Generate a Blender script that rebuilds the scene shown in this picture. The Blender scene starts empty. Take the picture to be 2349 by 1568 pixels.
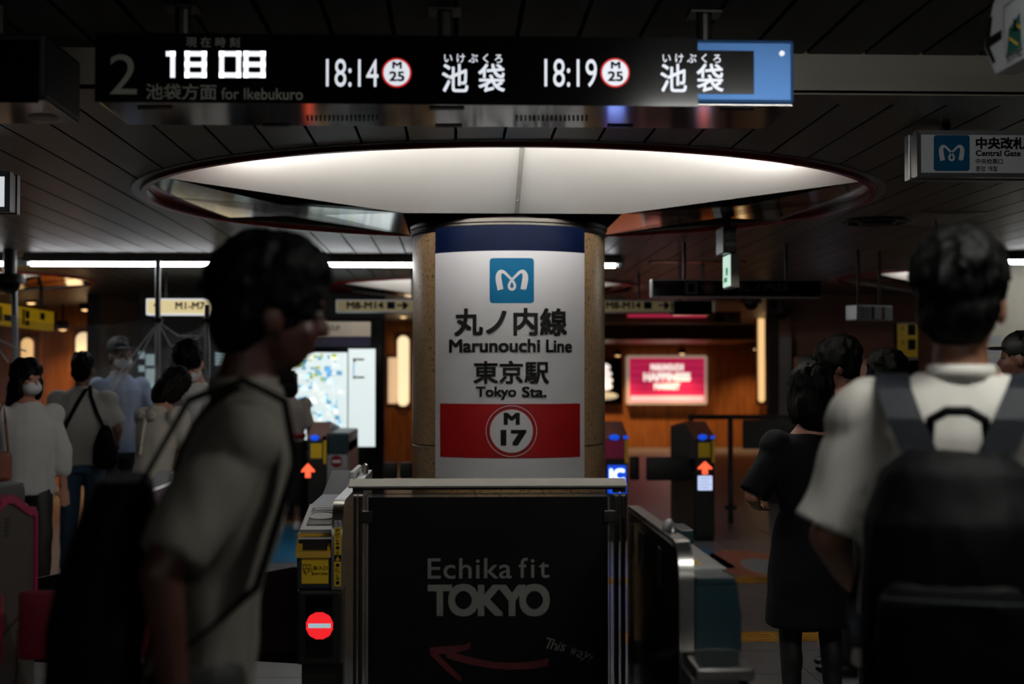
import bpy, bmesh, math, random
from mathutils import Vector, Matrix, Euler, noise
random.seed(7)
R = math.radians
sc = bpy.context.scene
col = sc.collection

# ------------------------------------------------------------------ camera, world, lights, exposure
W_PX, H_PX = 2349.0, 1568.0
FPX = 50.0 / 36.0 * W_PX
VPX, HOR = 1045.0, 866.0                       # vanishing point of the station's long axis, horizon row
YAW = -math.atan((W_PX / 2 - VPX) / FPX)
PITCH = math.atan((HOR - H_PX / 2) / FPX)
CAM = Vector((0, 0, 1.5))
ROT = Euler((math.pi / 2 + PITCH, 0, YAW), 'XYZ').to_matrix()
cd = bpy.data.cameras.new('camera')
cd.lens = 50; cd.sensor_width = 36; cd.clip_start = 0.05; cd.clip_end = 200
cd.dof.use_dof = True; cd.dof.focus_distance = 6.0; cd.dof.aperture_fstop = 2.0
cam = bpy.data.objects.new('camera', cd); col.objects.link(cam)
cam.location = CAM; cam.rotation_euler = Euler((math.pi / 2 + PITCH, 0, YAW), 'XYZ')
sc.camera = cam
wd = bpy.data.worlds.new('world'); sc.world = wd; wd.use_nodes = True
wd.node_tree.nodes['Background'].inputs[0].default_value = (0.5, 0.45, 0.4, 1)
wd.node_tree.nodes['Background'].inputs[1].default_value = 0.004
sc.view_settings.view_transform = 'Standard'; sc.view_settings.look = 'None'
sc.view_settings.gamma = 1.0; sc.view_settings.use_curve_mapping = False
sc.view_settings.exposure = 0.0
# strengths of the seen lamps and the added ones (watts per square metre of emitting surface)
K_TUBE, K_COVE, K_FARCOVE = 17.0, 165.0, 240.0
K_OVERHEAD, K_BEHIND = 120.0, 30.0
sc.cycles.max_bounces = 5; sc.cycles.diffuse_bounces = 2; sc.cycles.glossy_bounces = 3; sc.cycles.transparent_max_bounces = 12; sc.cycles.caustics_reflective = False; sc.cycles.caustics_refractive = False

def P(px, py, Y):
    d = ROT @ Vector(((px - W_PX / 2) / FPX, (H_PX / 2 - py) / FPX, -1))
    return CAM + d * (Y / d.y)
def X(px, Y): return P(px, HOR, Y).x
def Z(py, Y, px=1174): return P(px, py, Y).z

# ------------------------------------------------------------------ materials
def lin(c):
    return tuple(((v / 255) / 12.92 if v / 255 <= .04045 else ((v / 255 + .055) / 1.055) ** 2.4) for v in c)
MATS = {}
def mat(name, rgb, rough=.5, metal=0., var=.12, scale=8., bump=0., emis=0., ergb=None, spec=.5, coat=0., stretch=None, rgb2=None):
    if name in MATS: return MATS[name]
    m = bpy.data.materials.new(name); m.use_nodes = True
    nt = m.node_tree; b = nt.nodes['Principled BSDF']
    c = lin(rgb)
    c2 = lin(rgb2) if rgb2 else tuple(max(0, v * (1 - var)) for v in c)
    tc = nt.nodes.new('ShaderNodeTexCoord')
    src = tc.outputs['Object']
    if stretch:
        mp = nt.nodes.new('ShaderNodeMapping'); mp.inputs['Scale'].default_value = stretch
        nt.links.new(src, mp.inputs[0]); src = mp.outputs[0]
    n = nt.nodes.new('ShaderNodeTexNoise'); n.inputs['Scale'].default_value = scale; n.inputs['Detail'].default_value = 4
    nt.links.new(src, n.inputs['Vector'])
    r = nt.nodes.new('ShaderNodeValToRGB')
    r.color_ramp.elements[0].position = .35; r.color_ramp.elements[1].position = .65
    r.color_ramp.elements[0].color = (*c2, 1); r.color_ramp.elements[1].color = (*c, 1)
    nt.links.new(n.outputs['Fac'], r.inputs[0]); nt.links.new(r.outputs[0], b.inputs['Base Color'])
    b.inputs['Roughness'].default_value = rough; b.inputs['Metallic'].default_value = metal
    b.inputs['Specular IOR Level'].default_value = spec; b.inputs['Coat Weight'].default_value = coat
    if bump:
        bp = nt.nodes.new('ShaderNodeBump'); bp.inputs['Strength'].default_value = bump; bp.inputs['Distance'].default_value = .01
        nt.links.new(n.outputs['Fac'], bp.inputs['Height']); nt.links.new(bp.outputs[0], b.inputs['Normal'])
    if emis:
        b.inputs['Emission Color'].default_value = (*lin(ergb or rgb), 1); b.inputs['Emission Strength'].default_value = emis
    MATS[name] = m
    return m
def granite(name, a, b_, c_):
    m = mat(name, a, .28, rgb2=b_, scale=160)
    nt = m.node_tree; p = nt.nodes['Principled BSDF']
    v = nt.nodes.new('ShaderNodeTexNoise'); v.inputs['Scale'].default_value = 55; v.inputs['Detail'].default_value = 6
    tc = nt.nodes['Texture Coordinate']; nt.links.new(tc.outputs['Object'], v.inputs['Vector'])
    rp = nt.nodes.new('ShaderNodeValToRGB'); rp.color_ramp.elements[0].position = .54; rp.color_ramp.elements[1].position = .68
    rp.color_ramp.elements[0].color = (0, 0, 0, 1)
    mx = nt.nodes.new('ShaderNodeMix'); mx.data_type = 'RGBA'
    old = p.inputs['Base Color'].links[0].from_socket
    nt.links.new(v.outputs['Fac'], rp.inputs[0]); nt.links.new(rp.outputs[0], mx.inputs[0])
    nt.links.new(old, mx.inputs[6]); mx.inputs[7].default_value = (*lin(c_), 1)
    nt.links.new(mx.outputs[2], p.inputs['Base Color'])
    return m
def glass(name, alpha, rgb=(255, 255, 255), rough=.03):
    m = bpy.data.materials.new(name); m.use_nodes = True; nt = m.node_tree
    for n in list(nt.nodes): nt.nodes.remove(n)
    o = nt.nodes.new('ShaderNodeOutputMaterial'); mx = nt.nodes.new('ShaderNodeMixShader')
    t = nt.nodes.new('ShaderNodeBsdfTransparent'); g = nt.nodes.new('ShaderNodeBsdfPrincipled')
    g.inputs['Base Color'].default_value = (*lin(rgb), 1); g.inputs['Roughness'].default_value = rough
    nz = nt.nodes.new('ShaderNodeTexNoise'); nz.inputs['Scale'].default_value = 3
    mr = nt.nodes.new('ShaderNodeMapRange'); mr.inputs['To Min'].default_value = alpha * .7; mr.inputs['To Max'].default_value = alpha * 1.3
    nt.links.new(nz.outputs['Fac'], mr.inputs[0]); nt.links.new(mr.outputs[0], mx.inputs[0])
    nt.links.new(t.outputs[0], mx.inputs[1]); nt.links.new(g.outputs[0], mx.inputs[2]); nt.links.new(mx.outputs[0], o.inputs[0])
    MATS[name] = m
    return m

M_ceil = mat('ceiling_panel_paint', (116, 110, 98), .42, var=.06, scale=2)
M_ceil_n = mat('near_ceiling_shaded', (44, 42, 36), .6, var=.08, scale=2)  # near panels' dimness put into the colour, darker than the far ones
M_black = mat('black_gloss', (2, 2, 3), .12, spec=.35)
M_blackm = mat('black_matte', (7, 7, 8), .6)
M_dark = mat('dark_steel', (46, 45, 43), .35, .6, scale=3)
M_steel = mat('brushed_steel', (176, 174, 170), .28, 1., var=.08, scale=60, stretch=(1, 30, 1))
M_mirror = mat('polished_steel', (196, 196, 196), .09, 1., var=.05, scale=2)
M_alu = mat('aluminium', (168, 170, 172), .38, .9, var=.06)
M_white = mat('white_enamel', (226, 226, 224), .4, var=.03)
M_cove = mat('cove_white', (236, 235, 230), .33, var=.02, scale=3, spec=.6)
M_maroon = mat('maroon_lip', (178, 18, 22), .3, var=.1)
M_red = mat('sign_red', (112, 4, 7), .45, spec=.3, var=.03)
M_navy = mat('sign_navy', (2, 11, 36), .5, spec=.06, var=.1)
M_logo = mat('sign_cyan', (0, 76, 112), .5, spec=.1, var=.05)
M_signw = mat('sign_white', (184, 186, 190), .38, var=.03, scale=4)
M_ink = mat('black_ink', (4, 4, 5), .6, spec=.15)
M_print = mat('grey_print', (118, 120, 113), .6, var=.05)
M_yellow = mat('caution_yellow', (226, 184, 22), .45, var=.06)
M_amber = mat('amber_plastic', (206, 160, 40), .4, var=.1)
M_teal = mat('teal_plastic', (8, 38, 44), .4, var=.1)
M_navyp = mat('dark_navy_plastic', (24, 32, 40), .45)
M_pink = mat('pink_trim', (176, 28, 84), .4, var=.1)
M_flapr = mat('dark_red_flap', (120, 14, 34), .5, var=.15)
M_flapk = mat('black_flap', (8, 6, 6), .5)
M_red_pl = mat('red_display', (160, 20, 24), .4)
M_stone = granite('brown_granite', (150, 124, 92), (112, 90, 64), (66, 50, 34))
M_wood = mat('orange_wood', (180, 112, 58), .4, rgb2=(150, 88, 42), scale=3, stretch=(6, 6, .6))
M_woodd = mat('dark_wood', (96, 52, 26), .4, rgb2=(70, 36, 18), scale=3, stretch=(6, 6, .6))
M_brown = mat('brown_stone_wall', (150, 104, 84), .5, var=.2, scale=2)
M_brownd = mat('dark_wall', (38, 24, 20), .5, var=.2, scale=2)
M_floor = mat('floor_tile', (112, 112, 114), .36, var=.18, scale=5)
M_grout = mat('floor_grout', (52, 50, 48), .8)
M_tactile = mat('tactile_yellow', (206, 150, 44), .5, var=.1)
M_cream = mat('cream_sign', (220, 196, 140), .5, var=.05)
M_film = glass('clear_vinyl', .27, (225, 228, 232), .18)
M_clear = glass('clear_acrylic', .10, (200, 205, 205), .04)

def emit(name, rgb, k, var=0., lamp=False):
    m = mat(name, rgb, .5, emis=k, ergb=rgb, var=var)
    if not lamp: m.cycles.emission_sampling = 'NONE'     # small displays: seen, but not worth sampling as lamps
    return m
E_tube = emit('tube_light', (250, 253, 255), K_TUBE, lamp=True)
E_cove = emit('cove_tube', (255, 250, 244), K_COVE, lamp=True)
E_cove_end = emit('cove_end_tube', (255, 250, 244), K_COVE * 2.4, lamp=True)
E_fcove = emit('far_cove_tube', (255, 250, 244), K_FARCOVE, lamp=True)
E_warm = emit('warm_strip', (255, 206, 140), 1.0, lamp=True)
E_spot = emit('warm_bulb', (255, 205, 140), 2.2)
E_led = emit('white_led', (225, 230, 240), .78)
E_clock = emit('clock_led', (245, 248, 255), 1.05)
E_leddim = emit('red_ring_led', (214, 40, 36), .55)
E_redled = emit('red_led', (255, 40, 46), 1.5)
E_whled = emit('pale_led', (205, 240, 250), .9)
E_orange = emit('orange_led', (255, 96, 60), 1.3)
E_blue = emit('blue_led', (20, 84, 240), .62)
E_bluew = emit('blue_white_led', (200, 215, 255), 1.1)
E_map = emit('map_backlight', (222, 236, 236), .9)
E_mapb = emit('map_blue', (120, 180, 215), .7)
E_mapy = emit('map_yellow', (190, 200, 90), .6)
E_poster = emit('pink_poster', (222, 44, 96), .55, lamp=True)
E_posterw = emit('poster_white', (255, 240, 232), 1.0)
E_sign = emit('lit_sign_white', (224, 228, 232), .8)
E_cream = emit('lit_cream', (236, 214, 160), .62)
E_green = emit('exit_green', (10, 150, 84), .5)
E_exit = emit('exit_white', (205, 240, 222), .75)

# ------------------------------------------------------------------ mesh building
class MB:
    def __init__(s): s.v = []; s.f = []
    def add(s, vs, fs):
        o = len(s.v); s.v += [tuple(v) for v in vs]; s.f += [tuple(i + o for i in f) for f in fs]; return s
    def box(s, x0, x1, y0, y1, z0, z1, b=0.):
        if x0 > x1: x0, x1 = x1, x0
        if y0 > y1: y0, y1 = y1, y0
        if z0 > z1: z0, z1 = z1, z0
        b = min(b, (x1 - x0) * .45, (y1 - y0) * .45, (z1 - z0) * .45)
        if b <= 0:
            v = [(x, y, z) for z in (z0, z1) for y in (y0, y1) for x in (x0, x1)]
            return s.add(v, [(0, 2, 3, 1), (4, 5, 7, 6), (0, 1, 5, 4), (2, 6, 7, 3), (0, 4, 6, 2), (1, 3, 7, 5)])
        bm = bmesh.new(); bmesh.ops.create_cube(bm, size=1)
        for v in bm.verts:
            v.co = Vector((x0 + (v.co.x + .5) * (x1 - x0), y0 + (v.co.y + .5) * (y1 - y0), z0 + (v.co.z + .5) * (z1 - z0)))
        bmesh.ops.bevel(bm, geom=list(bm.edges), offset=b, segments=2, affect='EDGES', profile=.6)
        bm.verts.index_update()
        s.add([v.co for v in bm.verts], [[v.index for v in f.verts] for f in bm.faces]); bm.free(); return s
    def prism(s, pts, h0, h1, axis='z'):
        n = len(pts)
        def m(p, h):
            if axis == 'z': return (p[0], p[1], h)
            if axis == 'x': return (h, p[0], p[1])
            return (p[0], h, p[1])
        v = [m(p, h0) for p in pts] + [m(p, h1) for p in pts]
        f = [tuple(range(n - 1, -1, -1)), tuple(range(n, 2 * n))] + [(i, (i + 1) % n, n + (i + 1) % n, n + i) for i in range(n)]
        return s.add(v, f)
    def poly(s, pts, y):
        return s.add([(p[0], y, p[1]) for p in pts], [tuple(range(len(pts)))])
    def cap(s, p, q, r0, r1=None, n=12, flat=False):
        p, q = Vector(p), Vector(q); r1 = r0 if r1 is None else r1
        d = (q - p); L = d.length; d = d / L if L > 1e-6 else Vector((0, 0, 1))
        u = d.orthogonal().normalized(); w = d.cross(u)
        rings = []
        if not flat:
            rings += [(p - d * r0 * math.cos(a), r0 * math.sin(a)) for a in (.3, .75, 1.2)]
        rings += [(p, r0), (q, r1)]
        if not flat:
            rings += [(q + d * r1 * math.cos(a), r1 * math.sin(a)) for a in (1.2, .75, .3)]
        return s.rings([[c + (u * math.cos(t) + w * math.sin(t)) * r for t in [2 * math.pi * i / n for i in range(n)]] for c, r in rings])
    def rings(s, rs, closed=False):
        n = len(rs[0]); v = [p for r in rs for p in r]; f = []
        m = len(rs)
        for k in range(m if closed else m - 1):
            k2 = (k + 1) % m
            f += [(k * n + i, k * n + (i + 1) % n, k2 * n + (i + 1) % n, k2 * n + i) for i in range(n)]
        if not closed: f += [tuple(range(n - 1, -1, -1)), tuple((m - 1) * n + i for i in range(n))]
        return s.add(v, f)
    def tube(s, pts, r, n=8):
        pts = [Vector(p) for p in pts]; rs = []
        u = None
        for i, p in enumerate(pts):
            d = (pts[min(i + 1, len(pts) - 1)] - pts[max(i - 1, 0)]).normalized()
            u = d.orthogonal().normalized() if u is None else (u - d * u.dot(d)).normalized()
            w = d.cross(u); rr = r[i] if isinstance(r, (list, tuple)) else r
            rs.append([p + (u * math.cos(t) + w * math.sin(t)) * rr for t in [2 * math.pi * k / n for k in range(n)]])
        return s.rings(rs)
    def ribbon(s, pts, wvec, tvec):
        rs = []
        for i, p in enumerate(pts):
            p = Vector(p); w = Vector(wvec[i] if isinstance(wvec, list) else wvec); t = Vector(tvec[i] if isinstance(tvec, list) else tvec)
            rs.append([p - w - t, p + w - t, p + w + t, p - w + t])
        return s.rings(rs)
    def lathe(s, prof, c=(0, 0, 0), n=64, a0=0., a1=2 * math.pi):
        full = abs(a1 - a0 - 2 * math.pi) < 1e-6
        N = n if full else n + 1; k = len(prof)
        v = [(c[0] + r * math.cos(a0 + (a1 - a0) * i / n), c[1] + r * math.sin(a0 + (a1 - a0) * i / n), c[2] + z) for i in range(N) for r, z in prof]
        f = []
        for i in range(n):
            j = (i + 1) % N
            f += [(i * k + m, j * k + m, j * k + (m + 1) % k, i * k + (m + 1) % k) for m in range(k)]
        if not full: f += [tuple(range(k)), tuple((N - 1) * k + m for m in range(k - 1, -1, -1))]
        return s.add(v, f)
    def ell(s, c, r, rot=None, n=16, m=10):
        c = Vector(c); rs = []
        for j in range(m + 1):
            a = math.pi * (j + .02) / (m + .04)
            ring = []
            for i in range(n):
                t = 2 * math.pi * i / n
                p = Vector((r[0] * math.sin(a) * math.cos(t), r[1] * math.sin(a) * math.sin(t), -r[2] * math.cos(a)))
                ring.append(c + (rot @ p if rot else p))
            rs.append(ring)
        return s.rings(rs)
    def loft(s, secs, n=20, fn=None):
        rs = []
        for (z, cx, cy, rx, ry) in secs:
            ring = [Vector((cx + rx * math.cos(2 * math.pi * i / n), cy + ry * math.sin(2 * math.pi * i / n), z)) for i in range(n)]
            rs.append([fn(p) for p in ring] if fn else ring)
        return s.rings(rs)
    def mesh(s, name):
        me = bpy.data.meshes.new(name); me.from_pydata(s.v, [], s.f); me.update()
        bm = bmesh.new(); bm.from_mesh(me); bmesh.ops.recalc_face_normals(bm, faces=bm.faces); bm.to_mesh(me); bm.free()
        return me

def link(name, me, m, parent=None, local=False, smooth=False):
    o = bpy.data.objects.new(name, me); col.objects.link(o)
    if m is not None:
        me.materials.clear(); me.materials.append(m)
    if smooth:
        for p in me.polygons: p.use_smooth = True
    if parent is not None:
        o.parent = parent
        if not local: o.matrix_parent_inverse = inv(parent)
    return o
def inv(o):
    m = Matrix.Translation(o.location) @ o.rotation_euler.to_matrix().to_4x4()
    if o.parent: m = inv(o.parent).inverted() @ m if o.type == 'EMPTY' else m
    return m.inverted()
def part(name, mb, m, parent, local=False, smooth=False):
    if parent is not None and parent.type == 'MESH' and not local:      # sub-part of a mesh part that sits at its thing's frame
        o = link(name, mb.mesh(name), m, None, smooth=smooth); o.parent = parent
        return o
    return link(name, mb.mesh(name), m, parent, local, smooth)
def tag(o, label=None, cat=None, group=None, kind=None):
    if label: o['label'] = label
    if cat: o['category'] = cat
    if group: o['group'] = group
    if kind: o['kind'] = kind
    return o
def thing(name, label, cat, loc=(0, 0, 0), rz=0., group=None, kind=None):
    o = bpy.data.objects.new(name, None); col.objects.link(o); o.empty_display_size = .1
    o.location = loc; o.rotation_euler = (0, 0, rz)
    return tag(o, label, cat, group, kind)
def single(name, mb, m, label, cat, group=None, kind=None, smooth=False):
    return tag(link(name, mb.mesh(name), m, smooth=smooth), label, cat, group, kind)
def shade(o, ang=35):
    me = o.data
    for p in me.polygons: p.use_smooth = True
    me.set_sharp_from_angle(angle=R(ang)) if hasattr(me, 'set_sharp_from_angle') else None
    return o
def copy_tree(o, parent=None):
    c = o.copy(); col.objects.link(c)
    if parent:
        mi = o.matrix_parent_inverse.copy(); c.parent = parent; c.matrix_parent_inverse = mi
    for ch in list(o.children): copy_tree(ch, c)
    return c

# ---- text as flat print
_txt = {}
def glyphs(body, bold=0., spacing=1.):
    k = (body, bold, spacing)
    if k in _txt: return _txt[k]
    c = bpy.data.curves.new('t', 'FONT'); c.body = body; c.space_character = spacing; c.resolution_u = 4
    o = bpy.data.objects.new('t', c); col.objects.link(o)
    dg = bpy.context.evaluated_depsgraph_get()
    me = bpy.data.meshes.new_from_object(o.evaluated_get(dg))
    v = [(q.co.x, q.co.y) for q in me.vertices]; f = [tuple(p.vertices) for p in me.polygons]
    bpy.data.objects.remove(o); bpy.data.curves.remove(c); bpy.data.meshes.remove(me)
    if bold > 0:                                   # heavier strokes: the outline repeated around a small square
        v0, f0 = v, f; v, f = [], []
        for dx, dy in ((-1, -1), (0, -1), (1, -1), (1, 0), (1, 1), (0, 1), (-1, 1), (-1, 0)):
            dx, dy = dx * bold, dy * bold; o_ = len(v)
            v += [(p[0] + dx, p[1] + dy) for p in v0]; f += [tuple(q + o_ for q in p) for p in f0]
    xs = [p[0] for p in v]; ys = [p[1] for p in v]
    x0, x1, y0, y1 = min(xs), max(xs), min(ys), max(ys)
    v = [((p[0] - x0) / (x1 - x0), (p[1] - y0) / (y1 - y0)) for p in v]
    _txt[k] = (v, f, (x1 - x0) / (y1 - y0))
    return _txt[k]
def text_box(mb, body, px0, py0, px1, py1, Y, bold=0., off=.002, spacing=1.):
    """lettering fitted to a rectangle of a wall-like plane at depth Y, standing off it a little"""
    v, f, _ = glyphs(body, bold, spacing)
    a, b = P(px0, py1, Y), P(px1, py0, Y)
    pts = [(a.x + u * (b.x - a.x), a.z + w * (b.z - a.z)) for u, w in v]
    n = max(1, len(v) // 8) if bold > 0 else len(v)
    mb.add([(x, Y - off - (i // n) * 2e-5, z) for i, (x, z) in enumerate(pts)], f); return mb
def rect_px(mb, px0, py0, px1, py1, Y, t=.004, off=0., b=0.):
    a, c = P(px0, py1, Y), P(px1, py0, Y)
    return mb.box(a.x, c.x, Y - off - t, Y - off, a.z, c.z, b)
def disc_px(mb, px, py, rpx, Y, t=.003, off=0., rin=0., n=40):
    c = P(px, py, Y); r = rpx * Y / FPX
    if rin:
        ri = rin * Y / FPX
        A = [(c.x + r * math.cos(2 * math.pi * i / n), c.z + r * math.sin(2 * math.pi * i / n)) for i in range(n)]
        B = [(c.x + ri * math.cos(2 * math.pi * i / n), c.z + ri * math.sin(2 * math.pi * i / n)) for i in range(n)]
        return mb.rings([[(p[0], y, p[1]) for p in q] for q, y in ((A, Y - off), (A, Y - off - t), (B, Y - off - t), (B, Y - off))], closed=True)
    return mb.prism([(c.x + r * math.cos(2 * math.pi * i / n), c.z + r * math.sin(2 * math.pi * i / n)) for i in range(n)], Y - off - t, Y - off, 'y')
def arrow_pts(cx, cz, w, h):
    """upward arrow outline"""
    return [(cx, cz + h / 2), (cx + w / 2, cz), (cx + w / 2, cz - h * .12), (cx + w * .2, cz - h * .08), (cx + w * .2, cz - h / 2), (cx - w * .2, cz - h / 2),
            (cx - w * .2, cz - h * .08), (cx - w / 2, cz - h * .12), (cx - w / 2, cz)]
def logo_ribbon():
    """strokes of the heart-like M emblem in a unit square (centre 0,0); list of (points, half-widths)"""
    pts = []
    # left leg up, over, down through the centre crossing, loop, and back up to the right leg
    ctrl = [(-.285, -.165, .066), (-.325, -.02, .068), (-.335, .075, .062), (-.29, .145, .048), (-.205, .145, .036), (-.11, .085, .03), (0, .005, .028),
            (.068, -.075, .03), (.062, -.135, .031), (0, -.16, .03), (-.062, -.135, .031), (-.068, -.075, .03), (0, .005, .028),
            (.11, .085, .03), (.205, .145, .036), (.29, .145, .048), (.335, .075, .062), (.325, -.02, .068), (.285, -.165, .066)]
    n = len(ctrl)
    for i in range(n - 1):
        p0, p1, p2, p3 = ctrl[max(i - 1, 0)], ctrl[i], ctrl[i + 1], ctrl[min(i + 2, n - 1)]
        for s in range(5):
            t = s / 5
            pts.append(tuple(.5 * (2 * b + (c - a) * t + (2 * a - 5 * b + 4 * c - d) * t * t + (3 * b - a - 3 * c + d) * t ** 3) for a, b, c, d in zip(p0, p1, p2, p3)))
    pts.append(ctrl[-1])
    return pts
def add_logo(mb, place):
    pts = [(x * .9, y * 1.28, w) for x, y, w in logo_ribbon()]; v = []; f = []
    for i, (x, y, w) in enumerate(pts):
        a = pts[max(i - 1, 0)]; b = pts[min(i + 1, len(pts) - 1)]
        dx, dy = b[0] - a[0], b[1] - a[1]; L = math.hypot(dx, dy) or 1
        nx, ny = -dy / L, dx / L
        if i == 0 or i == len(pts) - 1:
            nx, ny = (1, .25) if i == 0 else (-1, .25)
            nx, ny = (-nx, -ny) if i == 0 else (nx, ny)
        v += [place(x + nx * w, y + ny * w), place(x - nx * w, y - ny * w)]
        if i: f.append((2 * i - 2, 2 * i - 1, 2 * i + 1, 2 * i))
    mb.add(v, f)

# ------------------------------------------------------------------ the setting
CEIL, CEILN = 2.5, 2.64
STEP = 4.94
PIL = Vector((X(1167, 8.0), 8.0, 0)); RP = .54
COVES = [(PIL.x, 8.0, 2.0, 'main'), (X(1108, 15.7), 15.7, 1.72, 'far'), (X(-190, 14.6), 14.6, 1.72, 'far'), (X(2225, 13.9), 13.9, 1.3, 'far')]
YEND = 31.0

fl = thing('floor', None, None, (0, 12, 0), kind='structure')
part('floor_slab', MB().box(-10, 9, -6, YEND + 1, -.1, -.006), M_grout, fl)
tile = MB().box(-.297, .297, -.297, .297, -.006, 0, .002).mesh('tile'); tile.materials.append(M_floor)
for i in range(-8, 8):
    for j in range(11, 26):
        o = bpy.data.objects.new('tile', tile); col.objects.link(o); o.parent = fl; o.matrix_parent_inverse = inv(fl)
        o.location = (i * .6 + .3, j * .6 + .3, 0)
part('outer_floor', MB().box(-10, -4.8, -6, YEND, -.006, 0).box(4.8, 9, -6, YEND, -.006, 0).box(-4.8, 4.8, -6, 6.6, -.006, 0).box(-4.8, 4.8, 15.6, YEND, -.006, 0), M_floor, fl)

def s_at(x, c): return math.sqrt(max(0., (c[2] + .03) ** 2 - (x - c[0]) ** 2))
ce = thing('ceiling', None, None, (0, 12, CEIL), kind='structure')
pitch = .2; gap = .006
for k in range(-32, 32):
    x0, x1 = k * pitch + gap, (k + 1) * pitch - gap
    cs = sorted([c for c in COVES if x1 > c[0] - c[2] and x0 < c[0] + c[2]], key=lambda c: c[1])
    xs = [x0 + (x1 - x0) * i / 6 for i in range(7)]
    low = [STEP + .18] * 7
    for c in cs + [None]:
        hi = [c[1] - s_at(x, c) for x in xs] if c else [YEND] * 7
        pts = list(zip(xs, low)) + list(zip(xs[::-1], hi[::-1]))
        if c is None and not cs: pts = [(x0, low[0]), (x1, low[0]), (x1, YEND), (x0, YEND)]
        part('panel', MB().prism(pts, CEIL, CEIL + .02), M_ceil, ce)
        if c: low = [c[1] + s_at(x, c) for x in xs]
part('cover_sheet', MB().box(-10, X(-20, 8), STEP, YEND, 3.2, 3.25).box(-10, 9, STEP, YEND, 3.2, 3.25), M_blackm, ce)
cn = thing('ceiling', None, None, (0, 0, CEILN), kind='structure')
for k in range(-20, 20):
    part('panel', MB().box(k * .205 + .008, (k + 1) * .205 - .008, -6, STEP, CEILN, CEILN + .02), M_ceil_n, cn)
bm_ = thing('trim_1', None, None, (0, STEP, CEIL), kind='structure')
part('fascia', MB().box(-6.5, 6.5, STEP, STEP + .012, CEIL, CEILN + .03, .002), M_ceil, bm_)
part('soffit', MB().box(-6.5, 6.5, STEP, STEP + .174, CEIL - .004, CEIL + .014, .002), M_ceil, bm_)

def wall(name, mb, m): return tag(link(name, mb.mesh(name), m), kind='structure')
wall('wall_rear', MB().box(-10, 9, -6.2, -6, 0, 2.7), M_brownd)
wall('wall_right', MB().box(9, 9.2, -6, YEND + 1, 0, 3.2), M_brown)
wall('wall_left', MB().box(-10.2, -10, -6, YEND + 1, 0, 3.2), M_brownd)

# far walls: wood panelled shop fronts and dark stone
def panel_wall(name, xa, xb, Y, z0, z1, m, pw=1.1, depth=.1):
    w = thing(name, None, None, ((xa + xb) / 2, Y, 0), kind='structure')
    n = max(1, round((xb - xa) / pw)); d = (xb - xa) / n
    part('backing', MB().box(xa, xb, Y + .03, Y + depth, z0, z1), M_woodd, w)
    for i in range(n):
        part('panel', MB().box(xa + i * d + .006, xa + (i + 1) * d - .006, Y, Y + .03, z0, z1, .004), m, w)
    return w
panel_wall('wall_far_left', X(-120, 20), X(318, 20), 20.0, 0, 2.5, M_wood)
panel_wall('wall_far_middle', X(860, 25), X(1010, 25), 25.0, 0, 2.5, M_wood, .6)
panel_wall('wall_far_right', X(1300, 30.5), X(1762, 30.5), 30.5, 0, 2.25, M_wood)
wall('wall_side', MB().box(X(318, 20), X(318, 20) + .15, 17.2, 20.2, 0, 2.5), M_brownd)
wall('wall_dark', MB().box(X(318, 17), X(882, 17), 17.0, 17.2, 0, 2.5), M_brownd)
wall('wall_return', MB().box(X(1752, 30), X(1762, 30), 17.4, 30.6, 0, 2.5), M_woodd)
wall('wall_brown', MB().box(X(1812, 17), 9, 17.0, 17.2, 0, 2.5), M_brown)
wall('wall_soffit', MB().box(X(1300, 27), X(1752, 27), 26.9, 30.5, 2.22, 2.5), M_wood)
t_ = thing('door_1', None, None, (X(1790, 17), 17, 0), kind='structure')
for i in range(9):
    a = X(1786 + i * 3, 17)
    part('shutter_slat', MB().box(a + .001, a + .0145, 16.93, 16.97, 0, Z(772, 17), .002), M_alu, t_)
part('jamb', MB().box(X(1762, 17), X(1785, 17), 16.95, 17.1, 0, 2.5), M_brownd, t_)
part('lintel', MB().box(X(1785, 17), X(1814, 17), 16.95, 17.1, Z(772, 17), 2.5), M_brown, t_)

# tactile paving
def tactile(name, xa, xb, Y, label):
    t = thing(name, label, 'tactile paving', ((xa + xb) / 2, Y, 0), group='yellow tactile paving')
    n = round((xb - xa) / .3)
    base = MB().box(-.148, .148, -.148, .148, 0, .003, .001)
    for b in range(4): base.box(-.14, .14, -.125 + b * .075, -.1 + b * .075, .003, .008, .002)
    me = base.mesh('plate'); me.materials.append(M_tactile)
    for i in range(n):
        o = bpy.data.objects.new('plate', me); col.objects.link(o); o.parent = t; o.matrix_parent_inverse = inv(t)
        o.location = (xa + .15 + i * .3, Y, 0)
tactile('tactile_strip', -3.6, PIL.x - RP - .1, 8.22, 'yellow tactile strip on the floor to the left of the granite pillar')
tactile('tactile_strip', PIL.x + RP + .1, 3.7, 8.22, 'yellow tactile strip nearest the navy dressed woman, right of the pillar')
tactile('tactile_strip', -3.6, 4.2, 10.5, 'longest yellow tactile strip crossing the floor behind the pillar')

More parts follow.
